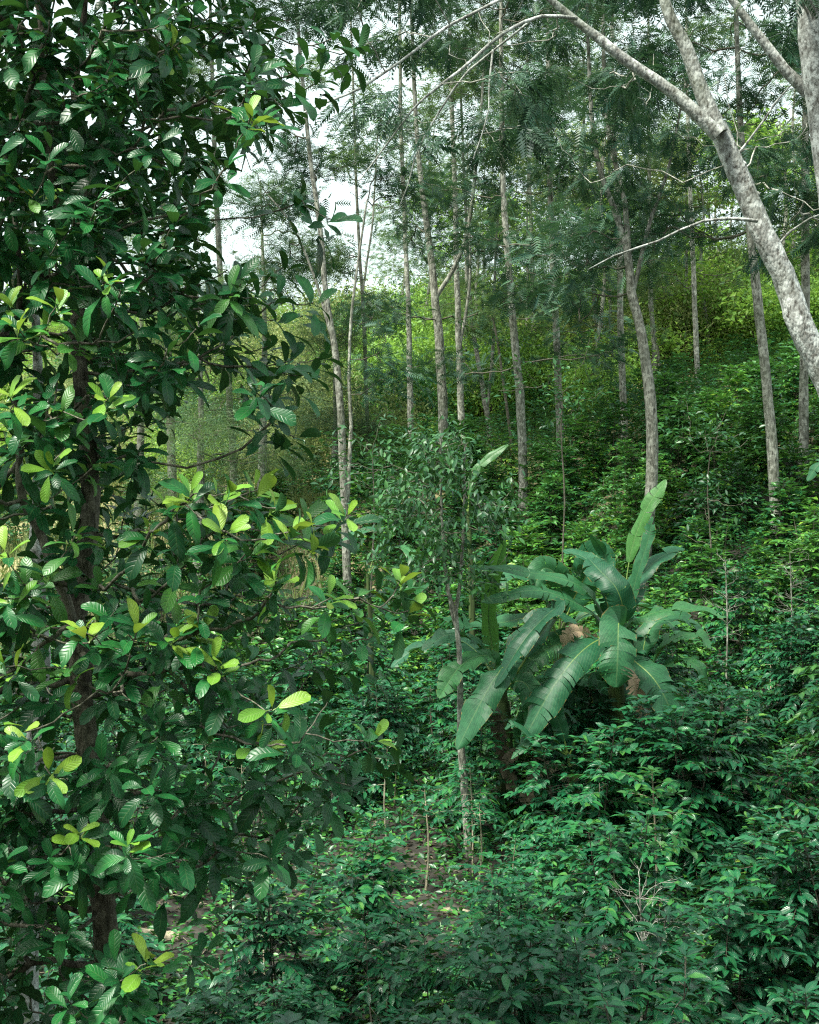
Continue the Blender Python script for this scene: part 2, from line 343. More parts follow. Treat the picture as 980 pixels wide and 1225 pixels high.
# ------------------------------------------------------------ growing branches towards tips
def grow(trunks, tips, rtip=.003, rise=.25, minr=0, power=.46, kink=.06, steps=5, r=R):
    """trunks: list of (pts, radii); tips: (K,3). Returns list of (pts, radii) and the tip directions"""
    nodes = [p for pts, _ in trunks for p in pts]; nodes = np.array(nodes); maxr = np.concatenate([rr for _, rr in trunks])
    par = [-1] * len(nodes); dist0 = np.zeros(len(nodes))
    tips = np.asarray(tips, float)
    dt = np.array([np.min(np.linalg.norm(nodes - q, axis=1)) for q in tips]); order = np.argsort(dt)
    cap = len(nodes) + len(tips) * steps; N = np.zeros((cap, 3)); N[:len(nodes)] = nodes; D0 = np.zeros(cap); n = len(nodes); nt0 = n
    cnt = np.zeros(cap); chains = []; par = np.full(cap, -1)
    for k in order:
        q = tips[k]; v = q - N[:n]; d = np.linalg.norm(v, axis=1)
        cost = d * (1 + .5 * np.clip(-v[:, 2] / np.maximum(d, 1e-6), 0, 1)) + .45 * D0[:n]
        cost += np.where(np.arange(n) < nt0, 0, 0)
        b = int(np.argmin(cost)); p = N[b]; L = d[b]
        ctrl = p + (q - p) * .5 + np.array([0, 0, -rise * L * .5]) + r.normal(size=3) * L * kink
        t = np.linspace(0, 1, steps + 1)[:, None]
        c = (1 - t) ** 2 * p + 2 * t * (1 - t) * ctrl + t ** 2 * q
        c[1:-1] += r.normal(size=(steps - 1, 3)) * L * kink * .35
        idx = [b] + list(range(n, n + steps)); N[n:n + steps] = c[1:]
        for a_, b_ in zip(idx[:-1], idx[1:]): par[b_] = a_; D0[b_] = D0[a_] + L / steps
        chains.append((k, idx)); n += steps
        i = idx[-1]
        while i >= 0: cnt[i] += 1; i = par[i]
    outc = []; dirs = np.zeros((len(tips), 3))
    for k, idx in chains:
        rr = rtip * np.maximum(cnt[idx], 1) ** power
        rr[0] = rr[1]
        if idx[0] < nt0: rr = np.minimum(rr, maxr[idx[0]] * .8)
        outc.append((N[idx], rr)); dirs[k] = nrm(N[idx[-1]] - N[idx[-3]])
    return outc, dirs
def tubes(g, chains, sides=5, minr=0):
    for p, rr in chains: g.tube(p, np.maximum(rr, minr), sides)

def path_px(pts, wpx=None, y=None):
    """trunk path given in photograph pixels (px, py, width px[, y])"""
    P3 = [];
    for q in pts:
        yy = q[3] if len(q) > 3 else y; P3.append([*P(q[0], q[1], yy), q[2] / F * yy / 2 * (.86 if yy < 20 else .78)])
    return P3

def to_ground(path, drop=.25, lean=None):
    """continue a trunk (top first or base first?) base-first path down into the ground"""
    p = np.array(path); b = p[0]; z = h1(b[0], b[1])
    if b[2] > z + .1:
        d = nrm(p[0][:3] - p[1][:3]); x = b[0] + d[0] * .5 * (b[2] - z); y = b[1]
        z = h1(x, y); mid = [(b[0] + x) / 2, y, (b[2] + z) / 2, b[3] * 1.1]
        p = np.vstack([[x, y, z - drop, b[3] * 1.45], [x, y, z + .12, b[3] * 1.22], p]) if b[2] - z < .8 else np.vstack([[x, y, z - drop, b[3] * 1.45], [x, y, z + .12, b[3] * 1.22], mid, p])
    else: p = np.vstack([[b[0], b[1], z - drop, b[3] * 1.4], p[p[:, 2] > z + .05]])
    return p
def trunk_curve(path, per=.35):
    p = np.array(path); L = np.sum(np.linalg.norm(np.diff(p[:, :3], axis=0), axis=1)); n = max(4, int(L / per))
    s = smooth(p, n); s[:, :3] += np.convolve(R.normal(size=n), np.ones(3) / 3, 'same')[:, None] * np.array([.015, .015, 0]); return s[:, :3], np.maximum(s[:, 3], .006)

# ------------------------------------------------------------ the broad-leaved tree on the left
def rosette(pos, d, n, r=R, spread=1.0):
    up = nrm(d * .7 + np.array([0, -.12, .65])); ref = nrm(np.cross(up, [.3, 1, .1])); r2 = np.cross(up, ref)
    k = np.arange(n); az = k * 2.4 + r.uniform(0, 6) + r.normal(size=n) * .35
    el = (.42 + .85 * (k / max(n - 1, 1)) ** .8) * spread + r.normal(size=n) * .25
    rad = np.cos(az)[:, None] * ref + np.sin(az)[:, None] * r2
    ax = np.cos(el)[:, None] * up + np.sin(el)[:, None] * rad
    ax[:, 2] -= .14 * (k / n) + r.uniform(-.05, .16, n)
    nm = np.sin(el)[:, None] * up - np.cos(el)[:, None] * rad + np.array([0, 0, .4]) + r.normal(size=(n, 3)) * .22
    fr = frames(ax, nm); ps = pos - up * (k[:, None] * .013) + r.normal(size=(n, 3)) * .012; sc = r.uniform(.6, 1.18, n) * (.78 + .3 * k / n)
    return fr, ps, sc
bound = np.array([(-300, 280), (-100, 320), (0, 300), (40, 345), (80, 375), (120, 355), (170, 300), (220, 320), (265, 350), (300, 320), (340, 340), (380, 335), (420, 350), (460, 345), (500, 325), (540, 275),
                  (580, 290), (620, 340), (660, 330), (700, 385), (760, 430), (800, 415), (860, 395), (900, 420), (960, 400), (1000, 360), (1050, 300), (1090, 200), (1130, 150), (1225, 170), (1500, 120)], float)
holes = [(298, 262, 34), (345, 205, 20), (262, 500, 30), (300, 545, 26), (240, 1115, 50), (190, 1120, 30), (15, 640, 18), (250, 70, 12), (205, 560, 14), (330, 180, 18)]
tips = []; spray_ends = [(428, 58), (402, 44), (385, 95), (310, 150), (396, 262), (362, 240), (375, 362), (342, 318), (372, 448), (350, 430), (388, 425), (352, 524), (325, 505), (402, 628), (372, 640),
              (488, 712), (455, 705), (430, 745), (468, 800), (440, 765), (448, 892), (408, 905), (470, 905), (385, 965), (420, 940), (338, 1000), (305, 1050), (278, 1092), (168, 1165), (212, 1055), (262, 1040), (240, 1140), (350, 1020)]
young = [(122, 335), (300, 143), (212, 607), (232, 595), (308, 590), (330, 612), (165, 757), (205, 765), (240, 757), (308, 893), (340, 888), (155, 1012), (175, 1157), (326, 853), (450, 882), (478, 698), (488, 735),
         (95, 1000), (12, 480), (8, 802), (70, 368), (10, 370), (375, 655), (270, 595), (8, 665), (20, 395), (40, 240), (210, 60), (130, 480), (60, 560), (270, 640), (180, 640), (100, 760), (350, 640), (30, 880), (260, 800), (415, 620), (10, 720), (330, 700), (395, 720), (60, 930)]
fresh = [(75, 492), (95, 410), (60, 690), (80, 798), (30, 700), (365, 625), (250, 640), (140, 475), (25, 930), (300, 655), (120, 700), (250, 850), (430, 715), (20, 520), (90, 640), (40, 760), (200, 800), (110, 560), (210, 690), (330, 700), (50, 400), (275, 350)]
for px, py in spray_ends: tips.append((*P(px, py, R.uniform(6.6, 7.4)), 0))
for px, py in young: tips.append((*P(px, py - 4, R.uniform(5.75, 6.3)), 2))
for px, py in fresh: tips.append((*P(px, py, R.uniform(6.0, 6.7)), 1))
while len(tips) < 1620:
    py = R.uniform(-260, 1480); px = R.uniform(-300, 440); bx = np.interp(py, bound[:, 0], bound[:, 1]); y = R.uniform(6.0, 8.6)
    if px > bx: continue
    f = (px + 330) / (bx + 330)
    if py > 560 and R.random() > 1.05 - .45 * max(0, (f - .6) / .4): continue
    if py < 560 and f < .45 and R.random() < .35: continue
    if any((px - a_) ** 2 + (py - b_) ** 2 < (c_ * 1.15 + 22) ** 2 for a_, b_, c_ in holes): continue
    if py > 380 and (math.sin(px * .035 + 1.3 * y) * math.sin(py * .04 + y) > .5 or R.random() < .15): continue
    tips.append((*P(px, py, y), 0))
tips = np.array(tips)
tA = trunk_curve([(*P(150, 1680, 7.1), .095)] + path_px([(135, 1300, 36), (128, 1150, 36), (118, 1000, 34), (98, 860, 31), (92, 740, 30), (107, 620, 28), (100, 500, 24), (92, 400, 20), (84, 310, 18)], y=7.15), .12)
tB = trunk_curve(path_px([(84, 312, 15), (62, 200, 13), (52, 90, 12), (46, -40, 10), (40, -200, 6)], y=7.15), .12)
tC = trunk_curve(path_px([(84, 315, 15), (96, 220, 14), (88, 110, 11), (100, 0, 9), (110, -180, 5)], y=7.2), .12)
tD = trunk_curve(path_px([(95, 780, 16), (60, 660, 14), (28, 590, 12), (18, 480, 10), (22, 330, 8), (8, 180, 6)], y=6.9), .12)
base = np.array([tA[0][0][0], tA[0][0][1], h1(tA[0][0][0], tA[0][0][1])])
bl = thing('broadleaf_tree', 'dense broad-leaved tree filling the left side, glossy dark leaves with yellow-green tips', 'tree', base)
g = Geo();
for p_, r_ in (tA, tB, tC, tD): g.tube(p_, r_, 12, .03)
link('trunk', g.mesh('trunk', M['barkdark'], base), bl)
ch, dirs = grow([tA, tB, tC, tD], tips[:, :3], .0032, .3, kink=.07)
ch.sort(key=lambda c_: -c_[1].max())
for p_, r_ in ch[:90]:
    g = Geo(); g.tube(p_, r_, 6, .03); link('branch', g.mesh('branch', M['barkdark'], base), bl)
g = Geo(); tubes(g, ch[90:], 5); kind(link('twigs', g.mesh('twigs', M['barkdark'], base), bl), 'stuff')
LM = {0: [], 1: [], 2: []}
for k, tp in enumerate(tips):
    kd = int(tp[3]); n = {0: R.integers(9, 13), 1: 8, 2: R.integers(4, 7)}[kd]
    fr, ps, sc = rosette(tp[:3], dirs[k], n, spread={0: 1.15, 1: 1.05, 2: .85}[kd])
    for q in range(n): LM[kd].append((fr[q], ps[q], sc[q], R.integers(4)))
    if kd == 2:                                  # older leaves sit below the young shoot
        fr, ps, sc = rosette(tp[:3] - np.array([0, 0, .03]), dirs[k], 6, spread=1.35)
        for q in range(6): LM[0].append((fr[q], ps[q], sc[q], R.integers(4)))
def inframe(p, mg=0): return abs(p[0] / p[1] * F) < 490 + mg and abs(p[2] / p[1] * F) < 612 + mg
me_b = [(lambda gg: (gg.inst(T_broad[k], np.eye(3)[None], np.zeros((1, 3)), np.array([.1 + .25 * k])), gg.mesh('leaf', M['broad']))[1])(Geo()) for k in range(4)]
me_y = [(lambda gg: (gg.inst(T_young[k], np.eye(3)[None], np.zeros((1, 3)), np.array([.2 + .5 * k])), gg.mesh('young_leaf', M['young']))[1])(Geo()) for k in range(2)]
me_f = [(lambda gg: (gg.inst(T_broad[k], np.eye(3)[None], np.zeros((1, 3)), np.array([.2 + .2 * k])), gg.mesh('leaf', M['fresh']))[1])(Geo()) for k in range(4)]
for fr, ps, sc, q in LM[2]:
    link('young_leaf', me_y[q % 2], bl, M=mat4(fr, ps - base, sc * 1.1))['label'] = 'young yellow-green leaf at a shoot tip'
LM[0].sort(key=lambda l: l[1][1] + (0 if inframe(l[1]) else 50)); LM[1].sort(key=lambda l: l[1][1])
for fr, ps, sc, q in LM[1]: link('leaf', me_f[q], bl, M=mat4(fr, ps - base, sc * 1.05))
ns = 300 - len(LM[1])
for fr, ps, sc, q in LM[0][:ns]: link('leaf', me_b[q], bl, M=mat4(fr, ps - base, sc))
g = Geo(); rest = LM[0][ns:]
for q in range(4):
    s = [l for l in rest if l[3] == q]
    g.inst(T_broad[q], np.array([l[0] * l[2] for l in s]), np.array([l[1] for l in s]))
kind(link('foliage', g.mesh('foliage', M['broad'], base), bl), 'stuff')

# pale mottled trunk and a hidden neighbour behind it
def simple_tree(name, label, paths, mat, group=None, cat='tree', nsides=10):
    ps = [np.array(p) for p in paths]; ps[0] = to_ground(ps[0])
    cur = [trunk_curve(p) for p in ps]; b = cur[0][0][0].copy(); b[2] = h1(b[0], b[1])
    o = thing(name, label, cat, b, group); g = Geo()
    for p_, r_ in cur: g.tube(p_, r_, nsides, .04)
    if len(cur) > 1 and nsides > 8:
        g = Geo(); g.tube(*cur[0], nsides, .04); link('trunk', g.mesh('trunk', mat, b), o)
        for p_, r_ in cur[1:]: g = Geo(); g.tube(p_, r_, nsides, .04); link('limb', g.mesh('limb', mat, b), o)
    else: link('trunk', g.mesh('trunk', mat, b), o)
    return o, cur, b

# ------------------------------------------------------------ silky oaks up the slope
def sky_crown(o, b, cur, ntip, lo_px, R_, mat, tpl, nfr, spread=.38, sparse=0, top=None, rt=.006, ctr=None, twig='twig', seed=1, hang=.35):
    """crown of feathery fronds around the upper trunk; lo_px = height (m) of its lowest leaves"""
    r = np.random.default_rng(seed); axp = np.vstack([c[0] for c in cur]); hi = axp[:, 2].max() if top is None else top
    lump = max(6, int(ntip / 10)); cs = []
    for _ in range(lump):
        z = lo_px + (hi + .6 - lo_px) * r.random() ** .85; a_ = axp[np.argmin(abs(axp[:, 2] - z) + r.random(len(axp)) * .8)]
        th = r.uniform(0, 2 * PI); f = (z - lo_px) / (hi - lo_px + .01); rr = R_ * (1 - .45 * f) * math.sqrt(r.uniform(.06, 1))
        cs.append((a_[0] + rr * math.cos(th), a_[1] + rr * math.sin(th), z))
    cs = np.array(cs); tp = cs[r.integers(lump, size=ntip)] + r.normal(size=(ntip, 3)) * np.array([.42, .42, .22])
    ch, dirs = grow(cur, tp, rt, .35, kink=.08, steps=5, r=r)
    g = Geo(); tubes(g, ch, 4); kind(link('branches', g.mesh('branches', M[twig], b), o), 'stuff')
    K = ntip * nfr; c = np.repeat(tp, nfr, 0) + r.normal(size=(K, 3)) * spread * np.array([1, 1, .55])
    d = rnd_dirs(K, r) * .8 + np.repeat(dirs, nfr, 0) * .5; d[:, 2] = d[:, 2] * .5 - hang * r.random(K)
    nm = np.array([0, 0, 1.]) + r.normal(size=(K, 3)) * .4
    g = Geo()
    which = r.integers(len(tpl), size=K); sc = r.uniform(.7, 1.2, K)[:, None, None]
    fr = frames(d, nm) * sc
    for q in range(len(tpl)):
        s = which == q; g.inst(tpl[q], fr[s], c[s], r.random(s.sum()))
    kind(link('foliage', g.mesh('foliage', M[mat], b), o), 'stuff')

MID = 'slender silky oaks rising from the slope'
def q_(pts, y): return path_px(pts, y=y)
trees = [  # label, y, [paths], crown: ntip, lowest py, radius
 ('tall pale trunk left of centre reaching from the coffee to the open sky', 30, [[(415, 690, 13), (411, 560, 12), (405, 450, 11), (392, 370, 9), (385, 290, 8), (372, 200, 7), (362, 100, 6), (355, 0, 5), (350, -120, 3)], [(415, 600, 7), (420, 520, 6), (418, 430, 5), (426, 330, 4), (440, 240, 3)], [(396, 400, 5), (375, 330, 4), (350, 270, 3), (318, 230, 2)]], 105, 560, 2.1),
 ('thin straight grey trunk just left of the thicker dark trunk at the centre', 42, [[(492, 560, 10), (490, 450, 9), (489, 380, 8), (486, 300, 7), (480, 150, 6), (478, 0, 5), (476, -120, 3)]], 60, 440, 2.6),
 ('thick grey trunk near the centre that forks below its crown', 36, [[(531, 540, 16), (529, 470, 15), (525, 400, 14), (520, 352, 12), (508, 250, 9), (498, 150, 7), (492, 0, 5), (488, -100, 3)], [(521, 356, 8), (545, 318, 7), (560, 270, 6), (572, 180, 5), (580, 60, 3)]], 130, 385, 2.5),
 ('slender grey trunk right beside the thick forked trunk at the centre', 40, [[(554, 560, 11), (550, 440, 10), (547, 350, 9), (545, 250, 8), (540, 100, 6), (536, -120, 3)], [(550, 420, 5), (562, 340, 4), (560, 240, 3)]], 70, 330, 2.3),
 ('thin crooked trunk leaning left among the pale ones right of centre', 45, [[(590, 560, 8), (581, 480, 8), (572, 430, 7), (563, 370, 6), (560, 300, 5), (555, 200, 4), (550, 40, 3)], [(583, 485, 5), (590, 420, 5), (592, 330, 4), (600, 200, 3)]], 60, 300, 2.2),
 ('straight pale trunk right of centre, bare up to a dense low crown', 33, [[(626, 562, 14), (622, 470, 13), (613, 380, 11), (607, 300, 10), (601, 200, 8), (600, 50, 6), (600, -120, 3)]], 130, 430, 2.7),
 ('pale trunk with a leafy waist, right of the straight bare one', 36, [[(671, 560, 12), (668, 450, 11), (663, 350, 10), (660, 280, 9), (656, 150, 7), (655, 0, 5), (654, -110, 3)]], 85, 450, 1.9),
 ('thin dark straight trunk between two pale trunks on the right slope', 38, [[(747, 505, 11), (743, 400, 10), (742, 340, 9), (740, 250, 8), (735, 150, 6), (732, 0, 5), (731, -110, 3)]], 90, 330, 2.4),
 ('pale trunk rising directly behind the banana clump and forking in its crown', 26, [[(770, 690, 19), (776, 620, 18), (780, 560, 18), (778, 480, 17), (768, 400, 15), (757, 350, 14), (750, 300, 12), (735, 250, 9), (715, 190, 8), (705, 100, 6), (700, -60, 4)], [(752, 310, 10), (747, 240, 8), (728, 160, 7), (722, 60, 6), (722, -80, 4)], [(758, 345, 7), (776, 270, 6), (800, 200, 4), (820, 100, 3)]], 110, 400, 2.6),
 ('stout pale trunk standing alone on the upper right slope', 27, [[(928, 600, 17), (921, 500, 16), (911, 400, 15), (903, 330, 14), (897, 270, 12), (886, 150, 9), (880, 0, 7), (876, -110, 4)]], 100, 430, 2.6),
 ('narrow straight trunk close to the right edge behind the leaning tree', 29, [[(962, 475, 14), (963, 380, 13), (964, 200, 12), (965, 100, 10), (965, -120, 5)]], 80, 330, 2.6),
 ('faint thin trunk high on the slope right of the forking pale one', 46, [[(783, 430, 7), (779, 350, 7), (777, 250, 6), (776, 100, 4), (776, -60, 3)]], 60, 330, 2.5),
 ('grey trunk glimpsed through the gap in the dark broad-leaved tree', 40, [[(279, 556, 12), (276, 500, 11), (270, 400, 10), (262, 300, 9), (256, 150, 7), (250, -60, 4)]], 80, 330, 2.5),
 ('dark trunk seen low behind the left tree, darker than its neighbour', 38, [[(206, 580, 14), (204, 500, 13), (200, 400, 11), (196, 300, 9), (190, 100, 6), (188, -60, 4)]], 90, 420, 2.6),
 ('thin pale leaning trunk far up the right slope near the ridge', 52, [[(718, 430, 9), (714, 380, 8), (705, 300, 7), (700, 200, 5), (698, 60, 3)]], 70, 330, 2.6),
 ('slim trunk far back between the straight trunk and the leafy-waisted one', 50, [[(640, 470, 7), (638, 380, 7), (636, 280, 6), (632, 150, 4), (630, 0, 3)]], 80, 300, 2.8),
 ('slim far trunk showing beneath the branches of the leaning tree', 42, [[(835, 470, 8), (832, 380, 8), (828, 280, 7), (822, 120, 5), (820, -60, 3)]], 75, 340, 2.8),
 ('thin forked trunk against the brightest patch of sky', 44, [[(440, 520, 6), (436, 400, 6), (430, 300, 5), (425, 180, 4), (420, 20, 3)], [(434, 350, 4), (446, 260, 3), (452, 150, 2)]], 80, 380, 2.0),
]
for k, (lab, y, paths, nt_, lo, rad) in enumerate(trees):
    o, cur, b = simple_tree('silky_oak_tree', lab, [q_(p, y) for p in paths], M['bark'], MID)
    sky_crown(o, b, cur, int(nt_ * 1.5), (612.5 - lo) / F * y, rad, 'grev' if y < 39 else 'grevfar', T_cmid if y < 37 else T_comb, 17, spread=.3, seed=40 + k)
# ridge trees far behind, copies of three
def copy_thing(src, loc, rz, s, label, group):
    c = src.copy(); COL.objects.link(c); c.location = Vector([float(v) for v in loc]); c.rotation_euler = (0, 0, rz); c.scale = (s, s, s)
    c['label'] = label; c['group'] = group
    for ch_ in list(src.children):
        d = ch_.copy(); COL.objects.link(d); d.parent = c
        for e_ in list(ch_.children): f_ = e_.copy(); COL.objects.link(f_); f_.parent = d
    return c
spots = [(8, 58), (12.5, 56), (4.5, 62), (-.5, 66), (17, 60), (10, 70), (1.5, 74), (6, 80), (14, 78), (25, 66), (-15, 60), (20, 72), (-4, 84), (-20, 66), (24, 60), (15, 52), (19.5, 50), (11, 49), (22, 54), (3, 54), (13.5, 47), (16.5, 48), (9, 48), (5.5, 57)] + [(-1, 52), (2, 49), (4.5, 52), (6.5, 47), (8, 53), (10.5, 51), (12, 55), (14, 50), (17.5, 56), (3.2, 60), (7, 63), (.5, 58), (18, 52), (15, 61)]
protos = []
labs = {0: 'sparse far tree on the ridge against the sky', 1: 'yellow-green leafy far tree on the sunlit ridge', 2: 'olive leafy far tree among the dry brush uphill'}
grps = {0: 'sparse trees along the ridge', 1: 'yellow-green trees on the ridge', 2: 'olive trees in the uphill brush'}
for k, (x, y) in enumerate(spots):
    v = k % 3 if k < 20 else (1 if k < 24 else 0); z = h1(x, y)
    if k > 2 and 300 < 490 + F * x / y < 475: continue
    if k < 3:
        hh = [11, 7.5, 8.5][v]; path = [[x, y, z, .085], [x + .12, y, z + hh * .2, .075], [x + .45, y, z + hh * .45, .065], [x + .3, y, z + hh * .7, .045], [x + .6, y, z + hh, .02]]
        o, cur, b = simple_tree('ridge_tree', labs[v], [path], M['bark'], grps[v], nsides=6)
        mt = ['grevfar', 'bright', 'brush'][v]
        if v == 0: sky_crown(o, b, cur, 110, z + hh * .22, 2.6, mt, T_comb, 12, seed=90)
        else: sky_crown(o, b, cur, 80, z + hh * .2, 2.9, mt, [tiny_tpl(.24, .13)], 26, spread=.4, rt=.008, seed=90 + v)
        protos.append(o)
    else: copy_thing(protos[v], (x, y, z - .1), R.uniform(0, 6), R.uniform(.8, 1.15), labs[v], grps[v])
# feathery pale conifers left of centre
for k, (px, y, hgt, rad, lab) in enumerate([(398, 43, 5.5, 1.5, 'low feathery needle-leaved tree on the slope between the twin pale trunks'), (312, 36, 9.5, 2.2, 'feathery needle-leaved tree showing through the left tree below the sky gap'), (236, 33, 8, 2.3, 'feathery grey-green needle-leaved tree behind the broad leaves on the left'), (165, 37, 9.5, 2.2, 'soft needle-leaved tree farthest left behind the dark trunks')]):
    x = (px - 490) / F * y; z = h1(x, y)
    o, cur, b = simple_tree('needle_tree', lab, [[[x, y, z, .12], [x + .1, y, z + hgt * .5, .08], [x, y, z + hgt, .02]]], M['bark'], 'feathery needle-leaved trees', nsides=7)
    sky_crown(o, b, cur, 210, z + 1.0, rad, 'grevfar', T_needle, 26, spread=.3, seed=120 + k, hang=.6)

# ------------------------------------------------------------ leaning tree at upper right
yL = 12.0
pl = [(1075, 1000, 58), (1062, 820, 54), (1035, 600, 50), (1000, 480, 48), (962, 395, 44), (932, 320, 40), (902, 255, 38), (880, 200, 36), (858, 150, 32)]
lb = [np.array(to_ground(path_px(pl, y=yL))), path_px([(862, 160, 30), (840, 110, 26), (822, 60, 24), (803, 20, 20), (792, -20, 17), (775, -120, 12)], y=yL - .1),
      path_px([(860, 162, 26), (822, 125, 23), (790, 100, 20), (748, 72, 18), (715, 45, 16), (672, 12, 13), (630, -25, 11), (560, -60, 8)], y=11.8),
      [*path_px([(690, 22, 9, 11.7), (645, 20, 8, 11.5), (600, 42, 8, 11.3), (560, 78, 7, 11.1), (520, 108, 6, 11), (495, 130, 5, 11), (470, 165, 4, 11), (430, 215, 2.5, 10.9)])],
      [*path_px([(640, 20, 6, 11.5), (590, 60, 5, 11.8), (545, 100, 5, 11.9), (505, 170, 4, 12), (490, 215, 3, 12), (478, 250, 2, 12)])],
      [*path_px([(620, -10, 8, 11.6), (540, 30, 7, 11.5), (480, 75, 6, 11.2), (430, 105, 6, 11), (385, 125, 4, 10.8), (330, 152, 2, 10.6)])],
      [*path_px([(905, 264, 9), (885, 262, 7, ), (852, 262, 6), (812, 275, 5), (780, 292, 5), (745, 302, 4), (705, 322, 2)], y=11.8)],
      [*path_px([(590, 60, 5, 11.4), (585, 92, 4, 11.3), (582, 140, 3, 11.2), (565, 190, 2, 11.1)])],
      [*path_px([(875, 195, 6), (910, 150, 5), (935, 115, 4), (960, 90, 2)], y=12.1)],
      [*path_px([(925, 300, 6), (955, 268, 5), (1000, 250, 3)], y=12.2)]]
cur = [trunk_curve(p, .16) for p in lb]; cur = [(c_[0], c_[1] * (.8 if q < 3 else .62)) for q, c_ in enumerate(cur)]; b = cur[0][0][0].copy(); b[2] = h1(b[0], b[1])
lt = thing('leaning_tree', 'large mottled grey tree leaning in from the right edge and forking near the top', 'tree', b)
g = Geo()
for q, (p_, r_) in enumerate(cur[:3]): g.tube(p_, r_, 18, .05)
link('trunk', g.mesh('trunk', M['barkpale'], b), lt)
for p_, r_ in cur[3:]:
    g = Geo(); g.tube(p_, r_, 7, .06); link('limb', g.mesh('limb', M['barkpale'], b), lt)
for s in range(14):    # knots and snapped stubs along the trunk
    i_ = R.integers(4, len(cur[0][0]) - 2); p = cur[0][0][i_]; d = nrm(np.array([R.normal(), -.6, R.normal() * .6])); rr = cur[0][1][i_]
    g = Geo(); g.tube([p + d * rr * .7, p + d * (rr + .015), p + d * (rr + .035)], [rr * .32, rr * .25, rr * .12], 8, .1, cap=True); link('knot', g.mesh('knot', M['barkpale'], b), lt)
r = np.random.default_rng(5); tp = []
while len(tp) < 150:
    px, py = r.uniform(395, 1120), r.uniform(-150, 380); y = r.uniform(10.2, 15) if px < 660 else r.uniform(12.5, 16.5)
    lim = np.interp(px, [395, 470, 560, 640, 720, 800, 880, 980, 1120], [110, 170, 215, 230, 235, 240, 290, 330, 380])
    if py > lim or (py > 0 and r.random() > .3 + .5 * (1 - py / lim)): continue
    if math.sin(px * .028 + y) * math.sin(py * .033 + 2 * y) > .5: continue
    tp.append(P(px, py, y))
tp = np.array(tp); ch, dirs = grow(cur[1:], tp, .0035, .15, kink=.07, r=r)
g = Geo(); tubes(g, ch, 4); kind(link('branches', g.mesh('branches', M['bark'], b), lt), 'stuff')
sprays = []
for v in range(5):
    rr = np.random.default_rng(60 + v); K = 16; g = Geo()
    t = rr.random(K); c = np.stack([rr.normal(size=K) * .05, t * .35 - .1, rr.normal(size=K) * .05 - .05 * t], -1)
    d = np.stack([rr.normal(size=K) * .9, .5 + rr.normal(size=K) * .4, -.25 - .5 * rr.random(K)], -1); nm = np.array([0, 0, 1.]) + rr.normal(size=(K, 3)) * .4
    fr = frames(d, nm) * rr.uniform(.75, 1.25, K)[:, None, None]
    for q in range(2): s = np.arange(K) % 2 == q; g.inst(T_frn[q], fr[s], c[s], rr.random(s.sum()))
    g.tube([(0, -.12, .0), (0, .1, -.01), (0, .3, -.04)], [.004, .003, .0015], 3)
    sprays.append(g.mesh('leaf_spray', M['grev']))
for k in range(len(tp)):
    d = dirs[k] * 1.0; d[2] *= .3; fr = frames(d, np.array([0, 0, 1.]) + r.normal(size=3) * .15)
    link('leaf_spray', sprays[k % 5], lt, M=mat4(fr, tp[k] - b, r.uniform(.85, 1.25)))

b2 = [np.array(to_ground(path_px([(1020, 560, 44), (1004, 330, 38), (990, 200, 36), (975, 90, 34), (965, 0, 31), (955, -140, 24)], y=11.0))),
      path_px([(985, 130, 20), (955, 105, 17), (930, 72, 14), (905, 38, 12), (878, 5, 11), (840, -50, 8)], y=11.1)]
o, cur, b = simple_tree('grey_trunk_tree', 'upright grey trunk at the top right corner with one branch reaching left', b2, M['barkpale'], nsides=16)
tp = np.array([P(R.uniform(860, 1100), R.uniform(-200, -20), R.uniform(9.8, 12.5)) for _ in range(40)])
ch, dirs = grow(cur, tp, .0035, .2); g = Geo(); tubes(g, ch, 4); kind(link('branches', g.mesh('branches', M['bark'], b), o), 'stuff')
for k in range(len(tp)):
    d = dirs[k] * 1.0; d[2] *= .3; link('leaf_spray', sprays[k % 5], o, M=mat4(frames(d, np.array([0, 0, 1.])), tp[k] - b, R.uniform(.85, 1.25)))
# pale trunk behind the left tree
o, cur, b = simple_tree('mottled_trunk_tree', 'pale mottled trunk half hidden at the lower left edge behind the dark foliage', [path_px([(30, 1400, 34), (34, 1225, 32), (30, 1100, 31), (40, 950, 29), (46, 800, 26), (44, 680, 22), (46, 560, 17), (40, 400, 12), (36, 250, 8)], y=8.6)], M['barkpale'], nsides=14)
tp = np.array([P(R.uniform(-200, 200), R.uniform(-150, 420), R.uniform(8.4, 9.8)) for _ in range(70)])
ch, dirs = grow(cur, tp, .0035, .2); g = Geo(); tubes(g, ch, 4); kind(link('branches', g.mesh('branches', M['barkdark'], b), o), 'stuff')
g = Geo()
for k in range(len(tp)):
    fr, ps, sc = rosette(tp[k], dirs[k], 8); g.inst(T_broad[k % 4], fr * sc[:, None, None], ps)
kind(link('foliage', g.mesh('foliage', M['broad'], b), o), 'stuff')
# above and behind the camera only the raised ground is built

